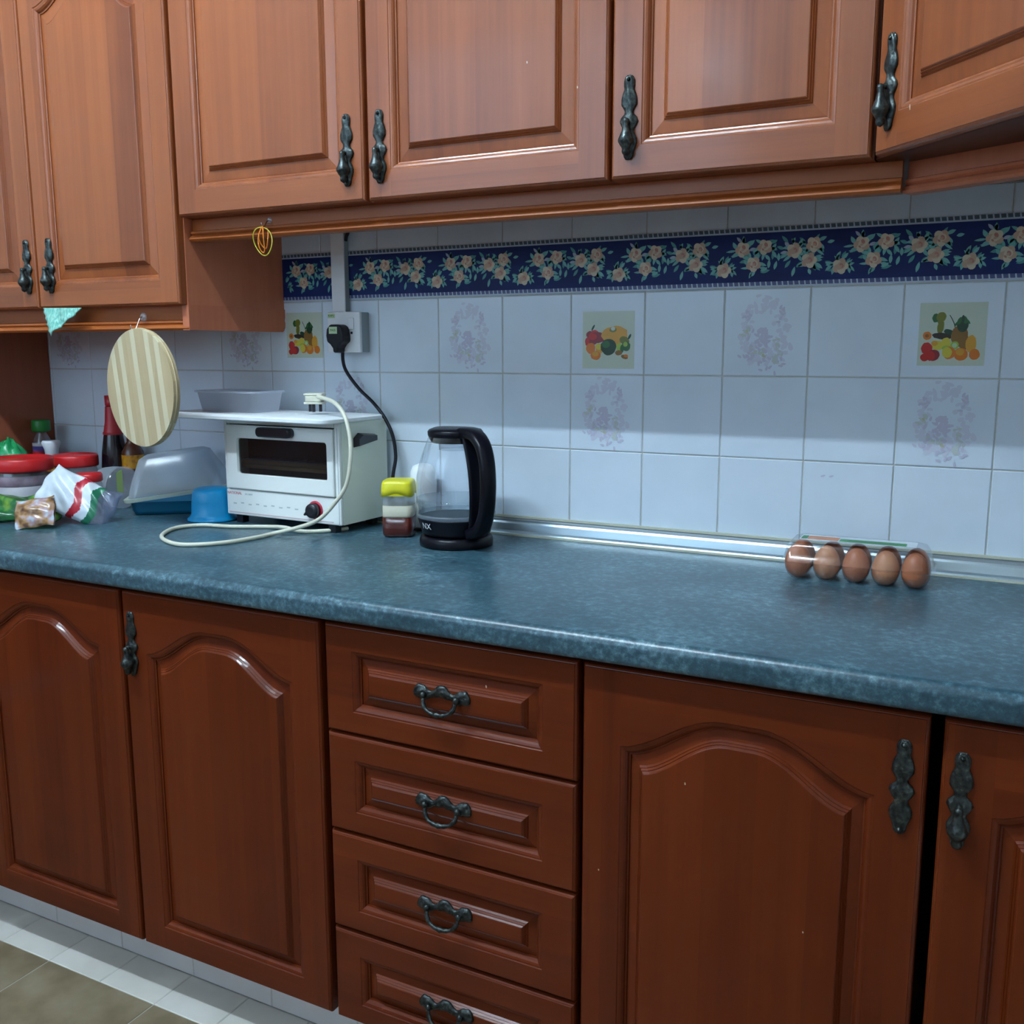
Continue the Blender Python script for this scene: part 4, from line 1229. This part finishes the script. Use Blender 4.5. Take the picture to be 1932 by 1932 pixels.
bottle('water_bottle', -1.6180, -0.0700, [(0.0215, 0), (0.0235, 0.004), (0.0235, 0.125), (0.020, 0.145), (0.011, 0.163), (0.0105, 0.170)], 'clear_plastic',
       [(0.0225, 0.166), (0.0232, 0.169), (0.0228, 0.192), (0.021, 0.195), (0.001, 0.195)], 'green_cap', 'slim bottle with a green cap and a red and blue label at the far left',
       [(0.0240, 0.05, 0.116, 'label_red', 'label_lower'), (0.0240, 0.1162, 0.128, 'label_blue', 'label_middle'), (0.0240, 0.1282, 0.136, 'label_white', 'label_upper')])
bottle('sauce_bottle', -1.5450, -0.1000, [(0.014, 0), (0.0165, 0.004), (0.0165, 0.075), (0.012, 0.095), (0.009, 0.105)], 'amber_sauce',
       [(0.0105, 0.094), (0.0150, 0.100), (0.0170, 0.125), (0.0230, 0.141), (0.020, 0.147), (0.001, 0.147)], 'label_white', 'small white-capped sauce bottle between the two red-lidded jars',
       [(0.0170, 0.05, 0.082, 'label_orange', 'label_band')])
bottle('soy_sauce_bottle', -1.3700, -0.055, [(0.030, 0), (0.032, 0.004), (0.032, 0.088), (0.0295, 0.120), (0.0235, 0.160), (0.0165, 0.195), (0.013, 0.24)], 'sauce',
       [(0.0140, 0.236), (0.0150, 0.24), (0.0150, 0.262), (0.001, 0.263)], 'label_red', 'tall dark sauce bottle with a red neck behind the round bamboo board',
       [(0.0242, 0.166, 0.172, 'label_red', 'neck_label')]).children[0]
# red neck sleeve
for o in bpy.data.objects:
    if o.name.startswith('soy_sauce_bottle'):
        MB().lathe([(0.0225, 0.172), (0.0180, 0.195), (0.0150, 0.235)], (0, 0, 0), 28, 0, None, False, False).build('neck_sleeve', 'label_red', o)
bottle('condiment_bottle', -1.3120, -0.050, [(0.024, 0), (0.026, 0.004), (0.026, 0.125), (0.018, 0.140), (0.012, 0.150), (0.012, 0.17)], 'amber_sauce',
       [(0.0138, 0.168), (0.0140, 0.182), (0.001, 0.184)], 'label_red', 'brown condiment bottle with an orange label behind the cloudy lid',
       [(0.0264, 0.085, 0.118, 'label_orange', 'label_band')])

# rounded translucent tub lying on its side
tb = thing('plastic_tub', (-1.2800, -0.1400, CT + 0.0003), math.radians(20), 'round translucent tub on its side with a lime stripe left of the blue dish container', 'tub')
T = Matrix.Translation((0, 0, 0.0500)) @ Matrix.Rotation(math.radians(70), 4, 'Z') @ Matrix.Rotation(PI / 2, 4, 'X')
mb = MB(); mb.lathe([(0.001, -0.038), (0.036, -0.036), (0.0455, -0.026), (0.0490, 0.0), (0.0495, 0.030)], (0, 0, 0), 40, 0, T, False, False)
mb.build('tub_body', 'hazy_plastic', tb)
mb = MB(); mb.lathe([(0.0502, 0.026), (0.0502, 0.034), (0.046, 0.037), (0.001, 0.0375)], (0, 0, 0), 40, 0, T, False, False)
mb.build('tub_lid', 'clear_plastic', tb)
mb = MB()
mb.poly([(x_, y_, 0.0384) for x_, y_ in [(-0.024, -0.006), (-0.006, -0.010), (-0.006, 0.0445), (-0.016, 0.042), (-0.024, 0.038)]], 0, T)
mb.build('lime_stripe', 'lime', tb)


# packets: pillow bags with printed bands
def pillow(name, T, L, W, H, mats, bandf, label, cat='packet', seed=1, nu=90, nv=30, crump=0.12, soft=False, sub='packet_body', extra=None):
    t_ = thing(name, (0, 0, 0), 0, label, cat)
    c0 = T @ Vector((0, 0, 0)); t_.location = (c0.x, c0.y, CT)
    rr = random.Random(seed)
    ph = [(rr.uniform(3, 11), rr.uniform(3, 9), rr.uniform(0, 6)) for _ in range(5)]
    Ti = Matrix.Translation(-Vector((c0.x, c0.y, CT))) @ T
    mb = MB(); idx = {}
    for side in (1, -1):
        for i in range(nu + 1):
            for j in range(nv + 1):
                u = i / nu * 2 - 1; v = j / nv * 2 - 1
                e_ = (max(0, 1 - abs(u) ** 4) * max(0, 1 - abs(v) ** 2.4)) ** 0.5 if not soft else ((1 - u * u) * (1 - v * v)) ** 0.7
                cr = sum(math.sin(a * u + b_ * v + p) for a, b_, p in ph) * crump / 5
                x = u * L / 2 * (1 - 0.07 * v * v + 0.02 * math.sin(7 * v)); y = v * W / 2 * (1 - 0.10 * (1 - abs(u)) + 0.05 * math.sin(5 * u + seed))
                z = side * H / 2 * e_ * (1 + 2.2 * cr) + H * 0.25 * cr
                p = Ti @ Vector((x, y, z))
                p.z = max(p.z, 0.0004)
                idx[(side, i, j)] = len(mb.v); mb.v.append(tuple(p))
    for side in (1, -1):
        for i in range(nu):
            for j in range(nv):
                u = (i + .5) / nu * 2 - 1; v = (j + .5) / nv * 2 - 1
                f = [idx[(side, i, j)], idx[(side, i + 1, j)], idx[(side, i + 1, j + 1)], idx[(side, i, j + 1)]]
                mb.f.append(f if side > 0 else f[::-1]); mb.m.append(bandf(u, v, side)); mb.s.append(True)
    mb.build(sub, mats, t_, recalc=False)
    return t_


def rotm(loc, rx, ry, rz):
    return Matrix.Translation(loc) @ Matrix.Rotation(math.radians(rz), 4, 'Z') @ Matrix.Rotation(math.radians(ry), 4, 'Y') @ Matrix.Rotation(math.radians(rx), 4, 'X')


pillow('vegetable_packet', rotm((-1.3060, -0.3700, CT + 0.0290), 30, 0, 27), 0.20, 0.085, 0.042, ['veg'], lambda u, v, s: 0,
       'dark green leafy vegetable packet lying in front of the left red-lidded jar', seed=4, crump=0.2)
pillow('snack_packet', rotm((-1.2080, -0.4080, CT + 0.0330), 55, -8, 33), 0.088, 0.072, 0.030, ['snack', 'carton_plastic'], lambda u, v, s: 1 if abs(u) > .93 else 0,
       'small clear-edged packet of brown and pink snacks leaning on the green packet', seed=8, crump=0.10, soft=True)
pillow('striped_packet', rotm((-1.1820, -0.3200, CT + 0.0540), 58, 26, 24), 0.165, 0.100, 0.042, ['packet_white', 'packet_red', 'packet_green', 'bag_plastic'],
       lambda u, v, s: 1 if -0.05 < u + 0.12 * math.sin(3 * v) < 0.16 else 2 if 0.42 < u + 0.1 * math.sin(3 * v) < 0.62 else 3 if u + 0.1 * math.sin(3 * v) >= 0.62 else 0,
       'white packet with red and green stripes and a clear crumpled end', seed=2, crump=0.16)
rc = thing('small_jar', (-1.2410, -0.2400, CT + 0.0003), 0, 'small red-lidded jar behind the striped packet', 'jar')
MB().lathe([(0.024, 0), (0.027, 0.004), (0.027, 0.072), (0.024, 0.080)], (0, 0, 0), 28).build('jar_body', 'hazy_plastic', rc)
MB().lathe([(0.0275, 0.078), (0.029, 0.080), (0.029, 0.093), (0.026, 0.097), (0.001, 0.0975)], (0, 0, 0), 32).build('lid', 'red_lid', rc)

# ------------------------------------------------------------------ round bamboo board on its hook
RB = 0.1190
hb = thing('bamboo_board', (-0.9790, -0.3190, 1.2725), 0, 'round striped bamboo cutting board hanging from a hook under the tall cabinet', 'cutting board')
hb.rotation_euler = (0, math.radians(-8.0), math.radians(-10.0))
NS = 15; sw = 2 * RB / NS
cz = -RB - 0.013
for k in range(NS):
    xa = -RB + k * sw; xb = xa + sw
    sub_ = 5
    top = []; bot = []
    for j in range(sub_ + 1):
        x = xa + (xb - xa) * j / sub_; h = math.sqrt(max(0.0, RB * RB - x * x))
        top.append((x, cz + h)); bot.append((x, cz - h))
    pts = bot + top[::-1]
    if k in (0, NS - 1):
        pts = [p for i, p in enumerate(pts) if i == 0 or (abs(p[0] - pts[i - 1][0]) + abs(p[1] - pts[i - 1][1])) > 1e-6]
    mb = MB(); mb.prism([(x, z) for x, z in pts], -0.0075, 0.0075)
    mb.build('stave', 'bamboo_a' if k in (2, 4, 7, 8, 10, 12) and k != 8 or k == 4 else 'bamboo_b', hb)
mb = MB(); mb.tube([((RB + .0002) * math.cos(a), 0, cz + (RB + .0002) * math.sin(a)) for a in [2 * PI * k / 72 for k in range(72)]], 0.0018, 8, 0, True)
ob = mb.build('edge_groove', 'bamboo_b', hb); ob.scale = (1, 1, 1)
hk = thing('wall_hook', (-0.9790, -0.2920, 1.2850), 0, 'small chrome hook stuck on the rail, holding the bamboo board', 'hook')
Tk = Matrix.Rotation(PI / 2, 4, 'X')
mb = MB(); mb.lathe([(0.0095, 0.0), (0.0095, 0.0012), (0.006, 0.0030), (0.002, 0.0035)], (0, 0.0, 0.0), 20, 0, Tk); mb.build('suction_pad', 'clear_plastic', hk)
mb = MB(); mb.tube(catmull([(0, -0.0035, 0.0), (0, -0.010, -0.004), (0, -0.020, -0.022), (0, -0.0265, -0.029), (0, -0.033, -0.024), (0, -0.034, -0.017)], 6), 0.0014, 8); mb.build('hook_wire', 'chrome', hk)

# rubber bands on their hook
h2 = thing('wall_hook', (-0.6560, -0.2690, 1.4600), 0, 'tiny chrome hook on the long rail, holding rubber bands', 'hook')
mb = MB(); mb.lathe([(0.006, 0.0), (0.006, 0.001), (0.003, 0.002)], (0, 0, 0), 16, 0, Tk); mb.build('suction_pad', 'clear_plastic', h2)
mb = MB(); mb.tube(catmull([(0, -0.002, 0.0), (0, -0.008, -0.004), (0, -0.014, -0.012), (0, -0.020, -0.014), (0, -0.023, -0.007)], 6), 0.0012, 8); mb.build('hook_wire', 'chrome', h2)


def band(cx, top, w_, h_, mat, label, y, tw=0.0, r=0.0012, name='rubber_band', sh=0.0):
    pts = []
    for k in range(40):
        a = 2 * PI * k / 40
        pts.append((w_ / 2 * math.sin(a) + sh * (1 - math.cos(a)), 0.003 * math.sin(2 * a + tw), -h_ / 2 + h_ / 2 * math.cos(a)))
    mb = MB(); mb.tube(pts, r, 8, 0, True)
    o = mb.build(name, mat); o.location = (cx, y, top)
    tag(o, label, 'rubber band'); return o


band(-0.6600, 1.4455, 0.044, 0.052, 'rubber_yellow', 'large yellow-green rubber band hanging from the small hook', -0.2890, 0, .0011, sh=.004)
band(-0.6560, 1.4455, 0.022, 0.038, 'rubber_orange', 'wider of the two orange rubber bands on the small hook', -0.2850, 1)
band(-0.6555, 1.4460, 0.013, 0.047, 'rubber_orange', 'narrower and longer orange rubber band on the small hook', -0.2925, 2)

# mint cloth tucked over the tall cabinet's door bottom
cl = MB(); nu, nv = 22, 18
corners = [Vector((-1.2560, -0.3140, 1.3080)), Vector((-1.1330, -0.3140, 1.3060)), Vector((-1.2270, -0.3230, 1.2480))]
vs = []; ids = {}
for i in range(nu + 1):
    for j in range(nu + 1 - i):
        a, b_ = i / nu, j / nu
        p = corners[0] * (1 - a - b_) + corners[1] * a + corners[2] * b_
        p = p + Vector((0.002 * math.sin(9 * b_ * PI), -0.0035 * abs(math.sin(a * 9)) * (0.3 + b_) - 0.002 * math.sin(14 * a), 0.0015 * math.sin(8 * a) * b_))
        ids[(i, j)] = len(vs); vs.append(p)
fs = []
for i in range(nu):
    for j in range(nu - i):
        fs.append((ids[(i, j)], ids[(i + 1, j)], ids[(i, j + 1)]))
        if i + j < nu - 1:
            fs.append((ids[(i + 1, j)], ids[(i + 1, j + 1)], ids[(i, j + 1)]))
cl.add(vs, fs, 0, True)
o = cl.build('dish_cloth', 'cloth'); tag(o, 'mint green dish cloth hanging out below the tall cabinet door', 'cloth')
sd = o.modifiers.new('thick', 'SOLIDIFY'); sd.thickness = 0.0015

# ------------------------------------------------------------------ eggs in a clear carton
EX, EY = 0.3255, -0.1360
PIT = 0.0450
ec = thing('egg_carton', (EX + 2 * PIT, EY + PIT / 2, CT + 0.0003), math.radians(1.5), 'clear plastic carton of ten brown eggs near the right end', 'egg carton')
Te = ec.rotation_euler.to_matrix().to_4x4(); Te.translation = ec.location
mb = MB()
for i in range(5):
    for j in range(2):
        cx, cy = (i - 2) * PIT, (j - .5) * PIT
        mb.lathe([(0.001, 0.0002), (0.010, 0.0002), (0.0165, 0.006), (0.0208, 0.016), (0.0222, 0.0275)], (cx, cy, 0), 20, 0, None, False, False)
mb.build('cup_tray', 'carton_plastic', ec)
mb = MB()
hw, hd = 2.5 * PIT + 0.006, PIT + 0.007
mb.loft([rr3(hw, hd, .012, .0272), rr3(hw, hd, .012, .0285)], 0, True, False, False)
mb.loft([rr3(hw, hd, .012, .0286), rr3(hw - .004, hd - .004, .012, .030), rr3(hw - .010, hd - .008, .014, .052), rr3(hw - .016, hd - .014, .014, .062), rr3(hw - .022, hd - .020, .012, .064)], 0, True, False, True)
mb.build('carton_lid', 'carton_plastic', ec)
mb = MB(); mb.box(-hw + .028, hw - .030, -0.022, 0.022, 0.0642, 0.0647); lb = mb.build('label_card', 'packet_white', ec)
mb = MB(); mb.box(-hw + .040, -0.030, -0.019, 0.010, 0.0648, 0.0650, 0); mb.box(-0.028, hw - .045, -0.020, 0.002, 0.0648, 0.0650, 1); mb.box(-hw + .030, -hw + .039, -0.019, 0.010, 0.0648, 0.0650, 1)
mb.build('label_print', ['p_orange', 'green_cap'], lb)
egg_prof = [(0.0003, 0.0), (0.0075, 0.0016), (0.0130, 0.0052), (0.0175, 0.0108), (0.0202, 0.0175), (0.0211, 0.0245), (0.0204, 0.0320), (0.0182, 0.0395), (0.0145, 0.0465), (0.0095, 0.0520), (0.0045, 0.0548), (0.0003, 0.0556)]
mb = MB(); mb.lathe(egg_prof, (0, 0, 0), 28)
e0 = mb.build('egg', 'egg'); eme = e0.data; bpy.data.objects.remove(e0)
mb = MB(); mb.lathe(egg_prof, (0, 0, 0), 28)
e1 = mb.build('egg', 'egg_pale'); eme2 = e1.data; bpy.data.objects.remove(e1)
ordn = ['left-end', 'second', 'middle', 'fourth', 'right-end']
for j in range(2):
    for i in range(5):
        pale = (i in (1, 3)) and j == 0
        o = bpy.data.objects.new('egg', eme2 if pale else eme); COL.objects.link(o)
        o.location = Te @ Vector(((i - 2) * PIT, (j - .5) * PIT, 0.0010))
        o.rotation_euler = (random.uniform(-.05, .05), random.uniform(-.05, .05), random.uniform(0, 6))
        where = 'front row of the carton' if j == 0 else 'back row of the carton, by the wall'
        pos = {0: 'left-end', 1: 'second-from-left', 2: 'middle', 3: 'fourth-from-left', 4: 'right-end'}[i]
        tag(o, '%s %s egg in the %s' % (pos, 'pale tan' if pale else 'brown', where), 'egg', 'eggs in the clear carton')

# ------------------------------------------------------------------ ceiling lamps
mt = bpy.data.materials.new('lit_tube'); mt.use_nodes = True
mt.node_tree.nodes.clear()
em = mt.node_tree.nodes.new('ShaderNodeEmission'); em.inputs[0].default_value = (*LAMP_COL, 1); em.inputs[1].default_value = LAMP_POWER
ou = mt.node_tree.nodes.new('ShaderNodeOutputMaterial'); mt.node_tree.links.new(em.outputs[0], ou.inputs[0])
M['tube'] = mt
for k, lx in enumerate(LAMP_X):
    l = thing('ceiling_light', (lx, LAMP_Y, ZC), 0, 'fluorescent tube fitting on the ceiling, %s of the pair' % ('left' if k == 0 else 'right'), 'ceiling light', 'ceiling tube lights')
    MB().box(-0.30, 0.30, -0.03, 0.03, -0.030, -0.0005).build('fitting', 'white_plastic', l)
    MB().tube([(-0.28, 0, LAMP_Z - ZC), (0.28, 0, LAMP_Z - ZC)], 0.013, 14).build('light_tube', 'tube', l)
    for s in (-1, 1):
        MB().box(s * 0.287 - 0.006, s * 0.287 + 0.006, -0.012, 0.012, LAMP_Z - ZC - 0.014, -0.029).build('end_holder', 'white_plastic', l)
